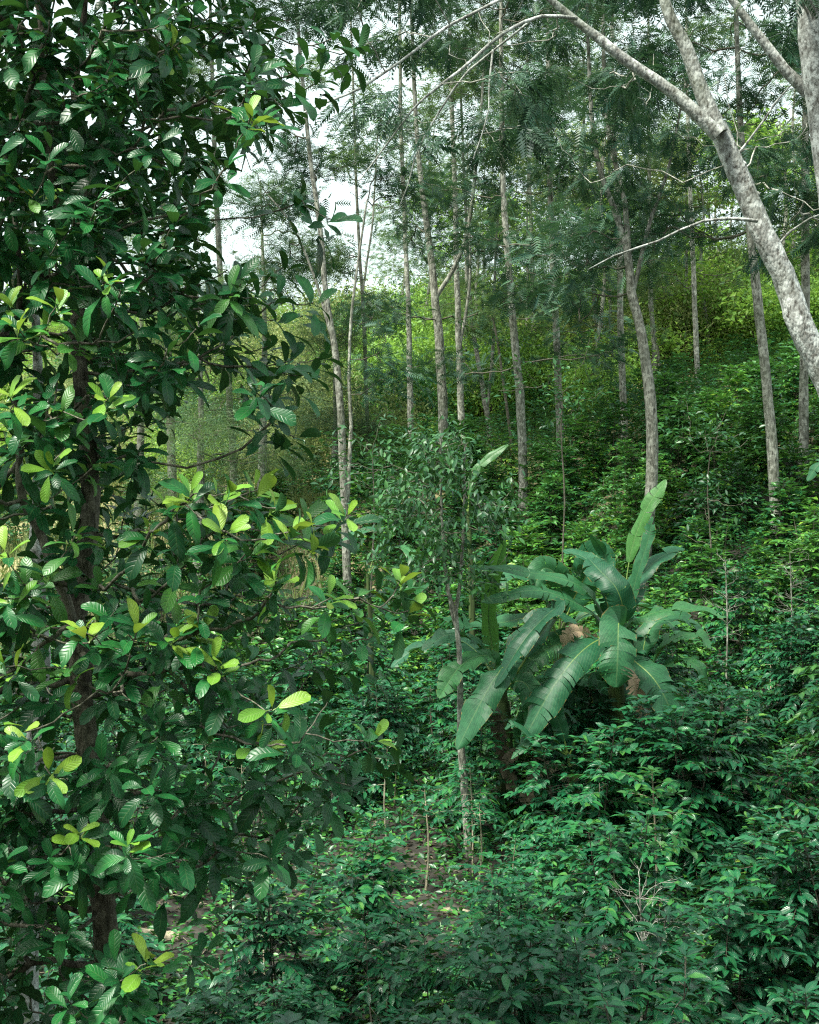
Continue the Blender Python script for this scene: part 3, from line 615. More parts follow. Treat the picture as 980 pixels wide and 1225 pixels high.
# ------------------------------------------------------------ young tree in front of the banana clump
ys = 16.6
sp1 = path_px([(560, 1000, 12), (556, 940, 12), (551, 880, 10), (553, 800, 8), (549, 760, 7), (545, 735, 6), (551, 690, 5), (554, 620, 4), (556, 560, 3), (557, 530, 2)], y=ys)
sp2 = path_px([(546, 740, 5), (534, 700, 5), (530, 640, 4), (528, 560, 3), (528, 515, 2)], y=ys)
sp3 = path_px([(549, 765, 4), (538, 725, 4), (536, 690, 3)], y=ys - .1)
o, cur, b = simple_tree('young_shade_tree', 'slim young tree with a forked pale stem and small leaves left of the banana clump', [sp1, sp2, sp3], M['bark'], nsides=8)
r = np.random.default_rng(8); tp = []
while len(tp) < 250:
    px, py = r.normal(520, 58), r.uniform(515, 715)
    if math.sin(px * .06 + 1) * math.sin(py * .055) > .25: continue
    if abs(px - 520) > np.interp(py, [515, 570, 620, 680, 715], [50, 115, 95, 90, 60]): continue
    tp.append(P(px, py, ys + r.normal() * .55))
tp = np.array(tp); ch, dirs = grow(cur, tp, .003, .2, r=r); g = Geo(); tubes(g, ch, 4); kind(link('branches', g.mesh('branches', M['twig'], b), o), 'stuff')
K = len(tp) * 12; c = np.repeat(tp, 12, 0) + r.normal(size=(K, 3)) * .09; d = rnd_dirs(K, r) + np.repeat(dirs, 12, 0) * .8; d[:, 2] -= .5
g = Geo(); g.inst(T_sap[0], frames(d, np.array([0, 0, 1.]) + r.normal(size=(K, 3)) * .4) * r.uniform(.7, 1.2, K)[:, None, None], c, r.random(K))
kind(link('foliage', g.mesh('foliage', M['sapleaf'], b), o), 'stuff')
# slender bare poles / saplings on the slope
for k, (pts, y, lab) in enumerate([([(673, 665, 3), (675, 590, 2.6), (671, 520, 2.2), (673, 470, 1.5)], 25, 'very thin upright sapling on the slope above the banana clump'),
                                   ([(445, 640, 2.6), (448, 590, 2), (446, 545, 1.5)], 24, 'thin sapling beside the foot of the tall pale trunk'),
                                   ([(612, 530, 5), (606, 480, 5), (598, 420, 4), (590, 380, 3)], 40, 'thin leaning sapling between two pale trunks'),
                                   ([(850, 640, 2.6), (846, 590, 2.2), (850, 540, 1.5)], 24, 'thin sapling stem among the coffee on the right slope')]):
    o, cur, b = simple_tree('slender_sapling', lab, [path_px(pts, y=y)], M['twig'], 'thin saplings on the slope', nsides=5)
    sky_crown(o, b, cur, 26, cur[0][0][-1][2] - 1.3, .5, 'sapleaf', [tiny_tpl(.14, .06)], 16, spread=.16, rt=.004, seed=200 + k)

# ------------------------------------------------------------ banana plants
def banana_leaf(parent, org, pts, Wp, mat='banana', hint=(0, -.25, 1), fold=.5, tears=7, petiole=.16, seed=0, ragged=0, droopside=.15):
    r = np.random.default_rng(seed); n = 34; ctl_ = np.array([P(*p) for p in pts]); c = smooth(ctl_, n + 1)
    W = Wp * .9 / F * np.mean([p[2] for p in pts]); t = np.linspace(0, 1, n + 1)
    tan = nrm(np.gradient(c, axis=0)); side = nrm(np.cross(tan, np.array(hint, float))); nm = np.cross(side, tan)
    s0 = petiole; u = np.clip((t - s0) / (1 - s0), 0, 1)
    f = np.where(t < s0, 0, np.minimum(1, (u / .16)) ** .6 * np.minimum(1, ((1 - u) / .22 + .02)) ** .62)
    g = Geo(); tearat = set(r.integers(int(n * s0) + 3, n - 1, int(tears * 1.7) + 2).tolist())
    for sg in (-1, 1):
        rows = []; k0 = int(np.ceil(n * s0)); prev = None; off = 0.0; sh = 0
        for k in range(k0, n):
            if k in tearat and r.random() < .75: off = r.normal() * .2; sh = r.uniform(0, .05); cut = True
            else: cut = False
            def row(kk, squeeze=0):
                hw = W / 2 * f[kk] * (1 - sh * .8); ps = []
                for m_, q in enumerate((0, .35, .7, 1.0)):
                    ang = fold * .75 - droopside * 1.9 * q * q + off * q + .13 * q * math.sin(kk * .85 + seed + sg)
                    p = c[kk] + sg * side[kk] * hw * q * math.cos(ang) + nm[kk] * hw * q * math.sin(ang) + tan[kk] * hw * .3 * q * q
                    if squeeze: p = p + tan[kk] * squeeze * q * .009
                    ps.append(p)
                return ps
            A_ = row(k, 1 if cut else 0) if (cut or prev is None) else prev
            B_ = row(k + 1, -1 if (k + 1) in tearat else 0); prev = B_
            vv = A_ + B_; us = [.5 + sg * .5 * q for q in (0, .35, .7, 1.)]
            at = [(uu, t[k], .5) for uu in us] + [(uu, t[k + 1], .5) for uu in us]
            if ragged and r.random() < ragged:
                vv[3] = vv[2] * .6 + vv[3] * .4; vv[7] = vv[6] * .9 + vv[7] * .1
            q4 = [(m_, m_ + 1, m_ + 5, m_ + 4) for m_ in range(3)]
            g.add(vv, q4 if sg > 0 else [tuple(reversed(x)) for x in q4], None, at)
    rn = r.random()
    for a_ in g.a: a_[:, 2] = rn * 1.2
    lf = link('leaf', g.mesh('leaf', M[mat], org), parent)
    g = Geo(); g.tube(c - nm * .008, np.interp(t, [0, .15, 1], [.026, .015, .004]) * (W / .45) ** .5, 6, 0, .5)
    link('midrib', g.mesh('midrib', M['dead' if mat == 'dead' else 'greenstem'], org), lf)
    return lf
def banana(label, stem, leaves, group='banana plants of the clump'):
    """stem: (px, py of crown, y, width px)"""
    px, py, y, wpx = stem; top = P(px, py, y); gx_ = top[0] + .05; zg = h1(gx_, y); b = np.array([gx_, y, zg])
    o = thing('banana_plant', label, 'banana plant', b, group); g = Geo()
    c = smooth(np.array([[gx_, y, zg - .2], [gx_ + .02, y, (zg + top[2]) / 2], [top[0], y, top[2] + .05]]), 12); rr = np.linspace(wpx * .46, wpx * .26, 12) / F * y
    g.tube(c, rr, 14, .03)
    for s in range(5):     # overlapping leaf sheaths
        k = 2 + s * 2; g.tube(c[max(0, k - 3):k + 1] + np.array([.01 * (-1) ** s, -.012, 0]), rr[max(0, k - 3):k + 1] * 1.06, 12, .02)
    link('pseudostem', g.mesh('pseudostem', M['pseudo'], b), o)
    for k, L in enumerate(leaves):
        pts, W = L[0], L[1]; kw = L[2] if len(L) > 2 else {}
        banana_leaf(o, b, pts, W, seed=hash_(px, k), **kw)
    return o
def hash_(a_, b_): return int(a_ * 31 + b_ * 7)
CAM = (0, -1, .25)
Y = 17.3
banana('largest banana plant, its long arching leaves spread over the clump', (733, 775, Y, 26), [
 ([(733, 770, Y), (722, 735, Y), (692, 700, Y - .2), (630, 684, Y - .3), (560, 677, Y - .4)], 26, dict(tears=4, fold=.2, hint=(0, -.5, .9))),
 ([(730, 772, Y), (716, 742, Y), (690, 722, Y - .3), (640, 706, Y - .5), (576, 720, Y - .6)], 30, dict(tears=4, fold=.2, hint=(0, -.55, .9))),
 ([(734, 770, Y), (728, 730, Y), (717, 690, Y - .1), (700, 668, Y + .4), (674, 658, Y + .8)], 28, dict(tears=5, hint=(.3, -.8, .6))),
 ([(736, 770, Y), (736, 725, Y - .2), (722, 690, Y - .3), (705, 678, Y + .6), (690, 690, Y + .8)], 26, dict(tears=4, hint=(0, -.5, 1))),
 ([(732, 768, Y), (745, 735, Y - .4), (738, 705, Y - .5), (718, 683, Y - .3), (704, 668, Y + .1)], 38, dict(tears=3, hint=CAM)),
 ([(738, 768, Y), (752, 725, Y), (765, 680, Y), (776, 645, Y), (781, 618, Y)], 24, dict(tears=3, hint=(-.9, -.5, .1), fold=.55)),
 ([(738, 770, Y), (750, 725, Y), (765, 692, Y + .3), (790, 667, Y + .5), (818, 656, Y + .7)], 34, dict(tears=5)),
 ([(740, 772, Y), (752, 748, Y), (780, 734, Y - .2), (822, 729, Y - .3), (868, 738, Y - .3)], 38, dict(tears=4, fold=.3)),
 ([(740, 775, Y), (742, 752, Y - .4), (740, 748, Y - .8), (739, 785, Y - 1.1), (737, 822, Y - 1.15)], 50, dict(tears=6, hint=(0, -1, .2), fold=.12, petiole=.22)),
 ([(730, 775, Y), (718, 765, Y - .4), (690, 785, Y - .8), (658, 828, Y - 1.0), (624, 890, Y - 1.1)], 48, dict(tears=9, hint=(-.35, -.8, .5), fold=.2, petiole=.14)),
 ([(742, 780, Y), (758, 790, Y - .3), (782, 812, Y - .6), (800, 845, Y - .7), (812, 892, Y - .75)], 56, dict(tears=7, hint=(.3, -.9, .4), fold=.2, petiole=.1)),
 ([(737, 770, Y), (746, 715, Y + .2), (755, 660, Y + .3), (773, 610, Y + .3), (797, 574, Y + .3)], 24, dict(tears=2, hint=(-.7, -.7, .2), mat='bananafresh', petiole=.42, fold=.3)),
 ([(735, 770, Y), (731, 720, Y + .5), (729, 690, Y + .6), (722, 660, Y + .7), (707, 640, Y + .6)], 20, dict(tears=1, hint=(-.7, -.7, .2), petiole=.3)),
 ([(738, 780, Y), (750, 795, Y - .4), (757, 812, Y - .6), (764, 835, Y - .65), (768, 864, Y - .65)], 34, dict(tears=9, mat='tan', hint=(.5, -.8, .2), fold=.6, ragged=.3, petiole=.25)),
 ([(728, 780, Y), (712, 768, Y - .2), (696, 756, Y - .4), (682, 758, Y - .5), (674, 774, Y - .5)], 22, dict(tears=9, mat='tan', hint=(.2, -.8, .5), fold=.5, ragged=.3)),
 ([(728, 780, Y), (700, 775, Y + .4), (672, 770, Y + .5), (640, 785, Y + .4), (622, 810, Y + .3)], 44, dict(tears=7, hint=(-.2, -.8, .6))),
])
banana('banana plant on the left of the clump with one upright dark leaf', (600, 830, Y + .2, 24), [
 ([(600, 825, Y), (590, 780, Y), (584, 735, Y), (590, 690, Y), (604, 646, Y)], 28, dict(tears=1, hint=(.5, -1, .1), fold=.3, mat='bananafresh')),
 ([(605, 825, Y), (640, 770, Y - .3), (665, 728, Y - .6), (630, 762, Y - 1.), (592, 822, Y - 1.1)], 34, dict(tears=6, hint=(-.5, -.7, .6))),
 ([(603, 815, Y), (612, 790, Y - .5), (600, 800, Y - .9), (578, 835, Y - 1.1), (547, 896, Y - 1.2)], 44, dict(tears=5, hint=(-.5, -.8, .35), fold=.15)),
 ([(598, 820, Y), (580, 780, Y), (560, 762, Y - .2), (535, 760, Y - .3), (505, 778, Y - .3)], 36, dict(tears=6)),
 ([(598, 822, Y), (575, 785, Y + .3), (545, 765, Y + .5), (500, 775, Y + .5), (468, 798, Y + .4)], 38, dict(tears=6)),
 ([(600, 822, Y), (590, 790, Y - .2), (572, 785, Y - .5), (548, 800, Y - .8), (525, 835, Y - .9)], 36, dict(tears=7, hint=(-.3, -.7, .6))),
 ([(602, 820, Y), (615, 780, Y + .3), (640, 745, Y + .5), (665, 735, Y + .5), (690, 745, Y + .5)], 36, dict(tears=5)),
 ([(602, 828, Y), (618, 815, Y - .4), (632, 822, Y - .6), (640, 850, Y - .7), (642, 880, Y - .7)], 34, dict(tears=6, hint=(.3, -.9, .3), fold=.3)),
 ([(598, 832, Y), (592, 850, Y - .3), (596, 880, Y - .4), (603, 910, Y - .45), (606, 935, Y - .45)], 22, dict(tears=8, mat='dead', hint=(.3, -.9, .2), ragged=.4, fold=.7)),
])
banana('banana plant at the back of the clump, bluish leaves behind the large arches', (668, 770, Y + 1.3, 24), [
 ([(668, 765, Y + 1.3), (655, 725, Y + 1.2), (640, 700, Y + 1.1), (615, 690, Y + .9), (585, 700, Y + .8)], 44, dict(tears=6)),
 ([(668, 765, Y + 1.3), (672, 720, Y + 1.2), (668, 690, Y + 1), (650, 680, Y + .9), (638, 705, Y + .8)], 34, dict(tears=4, hint=CAM)),
 ([(668, 765, Y + 1.3), (685, 720, Y + 1.3), (700, 690, Y + 1.2), (712, 664, Y + 1.1), (730, 690, Y + 1)], 44, dict(tears=5, hint=CAM)),
 ([(668, 765, Y + 1.3), (640, 740, Y + 1.1), (600, 745, Y + 1), (565, 750, Y + .9), (530, 740, Y + .8)], 40, dict(tears=6)),
 ([(670, 765, Y + 1.3), (700, 735, Y + 1.4), (750, 722, Y + 1.5), (790, 735, Y + 1.5), (820, 765, Y + 1.4)], 36, dict(tears=6)),
 ([(668, 770, Y + 1.3), (650, 760, Y + .9), (630, 775, Y + .7), (625, 805, Y + .6), (628, 835, Y + .55)], 36, dict(tears=6, hint=CAM, fold=.2)),
])
banana('banana plant hidden low in the clump, its old leaves hanging into the shade', (700, 850, Y + .5, 24), [
 ([(700, 845, Y + .5), (680 + k * 9, 815 + (k % 3) * 8, Y + .3), (650 + k * 16, 815 + (k % 2) * 16, Y + .1), (628 + k * 24, 860, Y), (620 + k * 27, 905 + (k % 3) * 14, Y)], 24, dict(tears=8, hint=(0, -1, .3), ragged=.1, mat='banana')) for k in range(8)])
banana('banana plant on the right of the clump with low dark drooping leaves', (775, 820, Y + .7, 24), [
 ([(775, 815, Y + .7), (785, 785, Y + .6), (805, 765, Y + .5), (830, 760, Y + .5), (855, 778, Y + .5)], 34, dict(tears=6)),
 ([(775, 815, Y + .7), (790, 800, Y + .5), (815, 790, Y + .4), (835, 798, Y + .3), (850, 825, Y + .3)], 34, dict(tears=6)),
 ([(775, 818, Y + .7), (800, 830, Y + .4), (825, 850, Y + .3), (845, 862, Y + .3), (862, 876, Y + .3)], 30, dict(tears=5)),
 ([(775, 815, Y + .7), (770, 775, Y + .8), (785, 745, Y + .9), (815, 742, Y + 1), (840, 755, Y + 1)], 34, dict(tears=5)),
 ([(775, 815, Y + .7), (765, 785, Y + .8), (750, 765, Y + .9), (745, 790, Y + .3), (748, 820, Y + .2)], 30, dict(tears=5, hint=CAM)),
])
banana('small banana sucker with a few short leaves at the foot of the clump', (680, 905, Y - .9, 9), [
 ([(680, 905, Y - .9), (668, 888, Y - 1), (650, 880, Y - 1.1), (632, 888, Y - 1.15), (612, 908, Y - 1.2)], 18, dict(tears=2)),
 ([(680, 905, Y - .9), (674, 880, Y - .9), (668, 862, Y - .9), (665, 845, Y - .9), (667, 822, Y - .9)], 22, dict(tears=2, hint=CAM, fold=.2)),
 ([(680, 905, Y - .9), (688, 888, Y - 1), (696, 880, Y - 1.1), (706, 885, Y - 1.15), (714, 900, Y - 1.2)], 18, dict(tears=2)),
 ([(680, 905, Y - .9), (665, 895, Y - 1.1), (640, 888, Y - 1.2), (618, 868, Y - 1.2), (604, 872, Y - 1.2)], 20, dict(tears=2)),
])
banana('short banana sucker half hidden among dead leaves under the clump', (640, 905, Y - .3, 12), [
 ([(640, 905, Y - .3), (636, 880, Y - .4), (650, 855, Y - .5), (672, 850, Y - .6), (690, 865, Y - .6)], 24, dict(tears=3)),
 ([(640, 905, Y - .3), (642, 920, Y - .5), (636, 940, Y - .6), (630, 955, Y - .6), (628, 962, Y - .6)], 20, dict(tears=7, mat='dead', hint=CAM, ragged=.4)),
 ([(640, 905, Y - .3), (660, 915, Y - .5), (680, 930, Y - .6), (690, 945, Y - .6), (694, 960, Y - .6)], 20, dict(tears=7, mat='dead', hint=CAM, ragged=.4)),
 ([(640, 905, Y - .3), (620, 900, Y - .5), (606, 915, Y - .6), (612, 935, Y - .6), (616, 955, Y - .6)], 18, dict(tears=7, mat='dead', hint=CAM, ragged=.4)),
])
banana('lone banana plant up the slope, one bright leaf slanting above the coffee', (560, 615, 24, 8), [
 ([(560, 612, 24), (562, 585, 24), (568, 565, 24), (585, 548, 24), (608, 532, 24)], 13, dict(tears=1, mat='bananafresh', hint=(-.3, -1, .3), fold=.2)),
 ([(560, 612, 24), (548, 590, 24), (530, 585, 24), (515, 590, 24), (500, 605, 24)], 16, dict(tears=3)),
], group=None)
banana('lone banana plant left of the young tree, a pale leaf stretched sideways', (440, 690, 21, 8), [
 ([(440, 690, 21), (450, 660, 21), (468, 640, 21), (440, 634, 20.7), (405, 648, 20.5)], 18, dict(tears=5)),
 ([(440, 690, 21), (455, 665, 21), (475, 655, 21), (490, 660, 20.7), (500, 680, 20.5)], 18, dict(tears=5)),
], group=None)
banana('banana plant cut by the right edge with only one leaf tip showing', (1020, 600, 14, 20), [
 ([(1020, 600, 14), (1010, 565, 14), (995, 550, 14), (980, 556, 14), (966, 575, 14)], 24, dict(tears=3)),
 ([(1020, 600, 14), (1030, 560, 14), (1060, 540, 14), (1090, 560, 14)], 24, dict(tears=3)),
], group=None)

# ------------------------------------------------------------ coffee bushes
def coffee(seed, h, stems, dens=1.0, rad=.72, bare=.25, lw=.97, leafstep=.039):
    """stem geometry and leaf frames of one bush in local coordinates"""
    r = np.random.default_rng(seed); st = Geo(); br = Geo(); fr = []; ps = []
    for s in range(stems):
        a_ = r.uniform(0, 6.28); le = r.uniform(.05, .22) * (stems > 1) + .03; hh = h * r.uniform(.85, 1.05)
        top = np.array([math.cos(a_) * le * hh, math.sin(a_) * le * hh, hh]); n = 9
        c = smooth(np.array([[0, 0, -.15], top * [.5, .5, .45] + r.normal(size=3) * .03, top]), n); st.tube(c, np.linspace(.013, .004, n) * (1 + .5 * (stems == 1)), 6, .05)
        lv = int(hh / .066)
        for k in range(lv):
            f = (k + 1.5) / (lv + 1)
            if f < bare or r.random() > .93: continue
            p = c[0] * 0 + np.array([np.interp(f, np.linspace(0, 1, n), c[:, q]) for q in range(3)])
            az = k * 1.57 + r.normal() * .35 + a_
            for az2 in (az, az + PI):
                if r.random() > .92: continue
                L = rad * (1.05 - f ** 1.7 * .85) * r.uniform(.65, 1.15); rise = .55 * f + r.normal() * .12
                d = np.array([math.cos(az2), math.sin(az2), rise])
                m = 5; t = np.linspace(0, 1, m)[:, None]; bc = p + d * L * t + np.array([0, 0, -.5]) * L * t ** 2 * (1.15 - .6 * f)
                br.tube(bc, np.linspace(.0042, .0018, m), 3)
                s0 = .06 if f > .7 else .25; nl = max(2, int(L * (1 - s0) / leafstep * dens))
                for q in range(nl):
                    tt = s0 + (1 - s0) * (q + .5) / nl; bp_ = p + d * L * tt + np.array([0, 0, -.5]) * L * tt ** 2 * (1.15 - .6 * f)
                    dd = nrm(d); sd_ = nrm(np.cross(dd, [0, 0, 1.]))
                    for sg in (-1, 1):
                        if r.random() > .9: continue
                        ax = sd_ * sg * .8 + dd * .62 + np.array([0, 0, -.3 + .35 * (f > .8)]) + r.normal(size=3) * .18
                        fr.append((ax, np.array([0, 0, 1.]) + sd_ * sg * .25 + dd * .35 + r.normal(size=3) * .3)); ps.append(bp_)
                fr.append((dd + [0, 0, -.1], np.array([0, 0, 1.]) + r.normal(size=3) * .2)); ps.append(bc[-1])
        for q in range(4): fr.append((np.array([math.cos(q * 1.6), math.sin(q * 1.6), .6]), np.array([0, 0, 1.]))); ps.append(c[-1])
    d = np.array([f_[0] for f_ in fr]); nm = np.array([f_[1] for f_ in fr]); ps = np.array(ps)
    return st, br, frames(d, nm) * (r.uniform(.75, 1.15, len(ps)) * lw)[:, None, None], ps
me_c = [(lambda gg: (gg.inst(T_coffee[k], np.eye(3)[None], np.zeros((1, 3)), np.array([.15 + .33 * k])), gg.mesh('leaf', M['coffee']))[1])(Geo()) for k in range(3)]
def make_variant(seed, level, **kw):
    st, br, fr, ps = coffee(seed, **kw); r = np.random.default_rng(seed + 500); sm_ = M['palestem' if kw['stems'] == 1 else 'twig']; V = dict(stem=st.mesh('stem', sm_), br=br.mesh('branches', sm_))
    K = len(ps); sel = np.zeros(K, bool)
    if level == 0:
        score = np.linalg.norm(ps[:, :2], axis=1) + ps[:, 2] * .9 + r.random(K) * .3; sel[np.argsort(-score)[:min(90, K)]] = True
        V['leaves'] = [(mat4(fr[i], ps[i]), int(r.integers(3))) for i in np.where(sel)[0]]
    else: V['leaves'] = []
    g = Geo(); tpls = {0: T_coffee, 1: T_cofm, 2: T_small}[level]; wh = r.integers(len(tpls), size=K); rn = r.random(K)
    for q in range(len(tpls)): s = (~sel) & (wh == q); g.inst(tpls[q], fr[s], ps[s], rn[s])
    V['fol'] = g.mesh('foliage', M['coffee' if level < 2 else 'slope']); return V
near = [make_variant(700 + k, 0, h=[1.55, 1.7, 1.45, 1.6, 1.75, 1.3][k], stems=[2, 3, 2, 3, 2, 2][k], rad=[.85, .9, .8, .88, .8, .72][k], bare=.15) for k in range(6)]
mid = [make_variant(720 + k, 1, h=[1.6, 1.75, 1.5, 1.65, 1.35][k], stems=[2, 3, 2, 3, 2][k], rad=.86, bare=.12) for k in range(5)]
thin = [make_variant(740 + k, 1, h=[1.4, 1.25, 1.5][k], stems=1, rad=.55, bare=.55 if k else .62, dens=.75) for k in range(3)]
far = [make_variant(760 + k, 2, h=[1.6, 1.8, 1.45, 1.7][k], stems=[2, 3, 2, 3][k], rad=.8, bare=.1, lw=1.5, leafstep=.055) for k in range(4)]
M['light'] = leaf_mat('pale_coffee_leaf', [(0, (.012, .085, .03)), (.5, (.035, .16, .035)), (.85, (.10, .28, .035)), (1, (.3, .42, .04))], rough=.34, trans=.2, vein=.1, veins=8, bump=.4, under=.12)
def place_bush(V, loc, rz, s, label, group, name='coffee_bush'):
    o = thing(name, label, 'coffee bush', loc, group); o.rotation_euler = (0, 0, rz); o.scale = (s, s, s * R.uniform(.92, 1.1))
    link('stem', V['stem'], o); kind(link('branches', V['br'], o), 'stuff'); fo = kind(link('foliage', V['fol'], o), 'stuff')
    if R.random() < (.5 if loc[1] > 19 and loc[0] > 1.5 and loc[1] > 19 else .08): fo.material_slots[0].link = 'OBJECT'; fo.material_slots[0].material = M['light']  # yellow-green variant; its larger share on the right slope paints in brighter light
    for mt, q in V['leaves']: link('leaf', me_c[q], o, M=mt)
    return o
clear = [(.15, 14.0, .45), (-.15, 15.3, .85), (-.2, 14.2, .8), (.1, 16.2, .6), (-2.5, 14.4, 1.0), (-2.9, 15.2, .8), (-1.9, 14.9, .5), (2.65, 17.3, .45), (1.2, 17.5, .4), (2.0, 18.4, .4), (3.1, 17.9, .4), (.75, 16.6, .35), (4.6, 26, .45), (7.4, 27, .45), (-1.5, 30, .4)]
def zone(x, y):
    px = 490 + F * x / y
    if y < 14.5: return 'left' if px < 300 else ('centre' if px < 620 else 'right')
    if y < 20: return 'midleft' if px < 560 else 'midright'
    if y < 29: return 'slopeleft' if px < 560 else ('slopemid' if px < 800 else 'sloperight')
    return 'upleft' if px < 560 else 'upright'
zl = {'left': ('glossy coffee bush in the front rows under the broad-leaved tree', 'coffee bushes under the left tree'),
      'centre': ('leafy coffee bush in the front rows below the bare clearing', 'coffee bushes at the front centre'),
      'right': ('dense dark coffee bush in the front rows at the lower right', 'coffee bushes at the lower right'),
      'midleft': ('coffee bush level with the clearing, left of the young forked tree', 'coffee bushes left of the young tree'),
      'midright': ('coffee bush beside the banana clump on the lower slope', 'coffee bushes beside the banana clump'),
      'slopeleft': ('coffee bush around the foot of the tall twin trunk', 'coffee bushes on the left slope'),
      'slopemid': ('coffee bush on the slope directly above the banana clump', 'coffee bushes above the banana clump'),
      'sloperight': ('coffee bush on the steep slope right of the banana clump', 'coffee bushes on the right slope'),
      'upleft': ('coffee bush far up the slope at the left of the thick trunks', 'coffee bushes far up on the left'),
      'upright': ('coffee bush high on the slope between the pale trunks', 'coffee bushes high between the trunks')}
lmk = [(-.1, 15.3, 'the bare clearing'), (.7, 16.6, 'the young forked tree'), (2.6, 17.3, 'the large banana clump'), (-1.45, 30, 'the tall pale trunk on the left'), (4.6, 26, 'the trunk behind the bananas'),
       (7.4, 27, 'the lone stout trunk'), (2.8, 33, 'the straight central trunk'), (.95, 36, 'the thick forked trunk'), (5.8, 37, 'the thin dark straight trunk'), (4.1, 36, 'the trunk with the leafy waist'),
       (1.05, 24, 'the bright slanting banana leaf'), (-.65, 21, 'the pale sideways banana leaf'), (2.86, 25, 'the thin sapling'), (5.0, 21, 'the pale bare twigs'), (6, 21, 'the edge twigs'),
       (-2.5, 14.6, 'the fallen log'), (-5.3, 40, 'the grey left trunk'), (-6.7, 38, 'the dark trunk on the left'), (8.5, 29, 'the narrow edge trunk'), (9.5, 36, 'the top right slope'), (5, 16, 'the dark hollow'), (-5, 22, 'the valley edge'), (-4, 30, 'the left grass'), (.1, 42, 'the far slim trunks')]
def where(x, y):
    a_, b_, n_ = min(lmk, key=lambda l: (l[0] - x) ** 2 + (l[1] - y) ** 2); dx, dy = x - a_, y - b_
    return ('right of ' if dx > 0 else 'left of ') + n_ if abs(dx) > abs(dy) * .8 else ('uphill of ' if dy > 0 else 'in front of ') + n_
ordn = ['first', 'second', 'third', 'fourth', 'fifth', 'sixth', 'seventh', 'eighth', 'ninth', 'tenth', 'eleventh', 'twelfth']
y = 8.1; row = 0; nb = 0; farpts = []
while y < 47:
    step = 1.12 if y < 20 else 1.22; half = y * .32 + 1.0; x = -half + R.uniform(0, step); col_ = 0
    while x < half:
        bx, by = x + R.normal() * .16, y + R.normal() * .18; x += step
        if any((bx - a_) ** 2 + (by - b_) ** 2 < c_ * c_ for a_, b_, c_ in clear): continue
        if bx < -1.4 and 10.5 < by < 14.5 and R.random() < .3: continue
        if by > 30 and bx < -2.2 and R.random() < .6: continue
        px = 490 + F * bx / by; loc = (bx, by, h1(bx, by)); rz = R.uniform(0, 6.28); s = R.uniform(.68, 1.15)
        z_ = zone(bx, by); lab, grp = zl[z_]; lab = ('coffee bush ' if by < 23 else 'small coffee bush ') + where(bx, by)
        sparse = (by < 20 and by > 12.5 and px < 620 and R.random() < .5) or (by > 12.5 and px > 620 and R.random() < .14)
        if row < 3:
            if px < 0 or px > 980: lab2, g2 = lab, grp
            else: lab2, g2 = 'coffee bush, %s from the left in the %s row' % (ordn[col_], ['nearest', 'second nearest', 'third nearest'][row]), 'coffee bushes of the front rows'; col_ += 1
            place_bush(near[nb % 6], loc, rz, s, lab2, g2)
        elif by < 23:
            if sparse: place_bush(thin[nb % 3], loc, rz, s, 'thin bare-stemmed coffee plant ' + where(bx, by), 'thin coffee plants by the clearing', 'coffee_plant')
            else: place_bush(mid[nb % 5], loc, rz, s, lab, grp)
        elif nb < 290: place_bush(far[nb % 4], loc, rz, s * 1.05, lab, grp)
        else: farpts.append((loc, rz, s))
        nb += 1
    y += 1.12 if y < 20 else 1.25; row += 1
print('bushes', nb, 'far', len(farpts), 'row', row)
for x, y, s in [(2.2, 15.9, .72), (3.0, 15.8, .8), (3.75, 16.2, .85)]:
    place_bush(mid[int(x * 3) % 5], (x, y, h1(x, y)), x * 9, s, 'coffee bush in front of the large banana clump', 'coffee bushes beside the banana clump')
# three bare-stemmed plants at the edge of the clearing
for px, py, s, lab in [(508, 1085, 1.0, 'leggy coffee plant with a tall bare stem in the middle of the clearing'), (572, 1020, .8, 'leggy coffee plant with pale bare side twigs beside the young tree'), (452, 1035, .7, 'small leggy coffee plant at the left of the clearing')]:
    yy = 15.6; x = (px - 490) / F * yy
    place_bush(thin[0], (x, yy, h1(x, yy)), R.uniform(0, 6), s * 1.05, lab, None, 'coffee_plant')
if farpts:
    st, br, fr, ps = coffee(790, h=1.7, stems=2, rad=.8, bare=.1, lw=1.6, leafstep=.13); g = Geo()
    for loc, rz, s in farpts:
        c_, s_ = math.cos(rz), math.sin(rz); Rz = np.array([[c_, -s_, 0], [s_, c_, 0], [0, 0, 1]]) * s
        g.inst(T_small[0], Rz @ fr, ps @ Rz.T + np.array(loc))
    o = link('distant_coffee', g.mesh('distant_coffee', M['slope'])); kind(o, 'stuff'); o['label'] = 'distant coffee foliage covering the upper slope'; o['category'] = 'coffee'

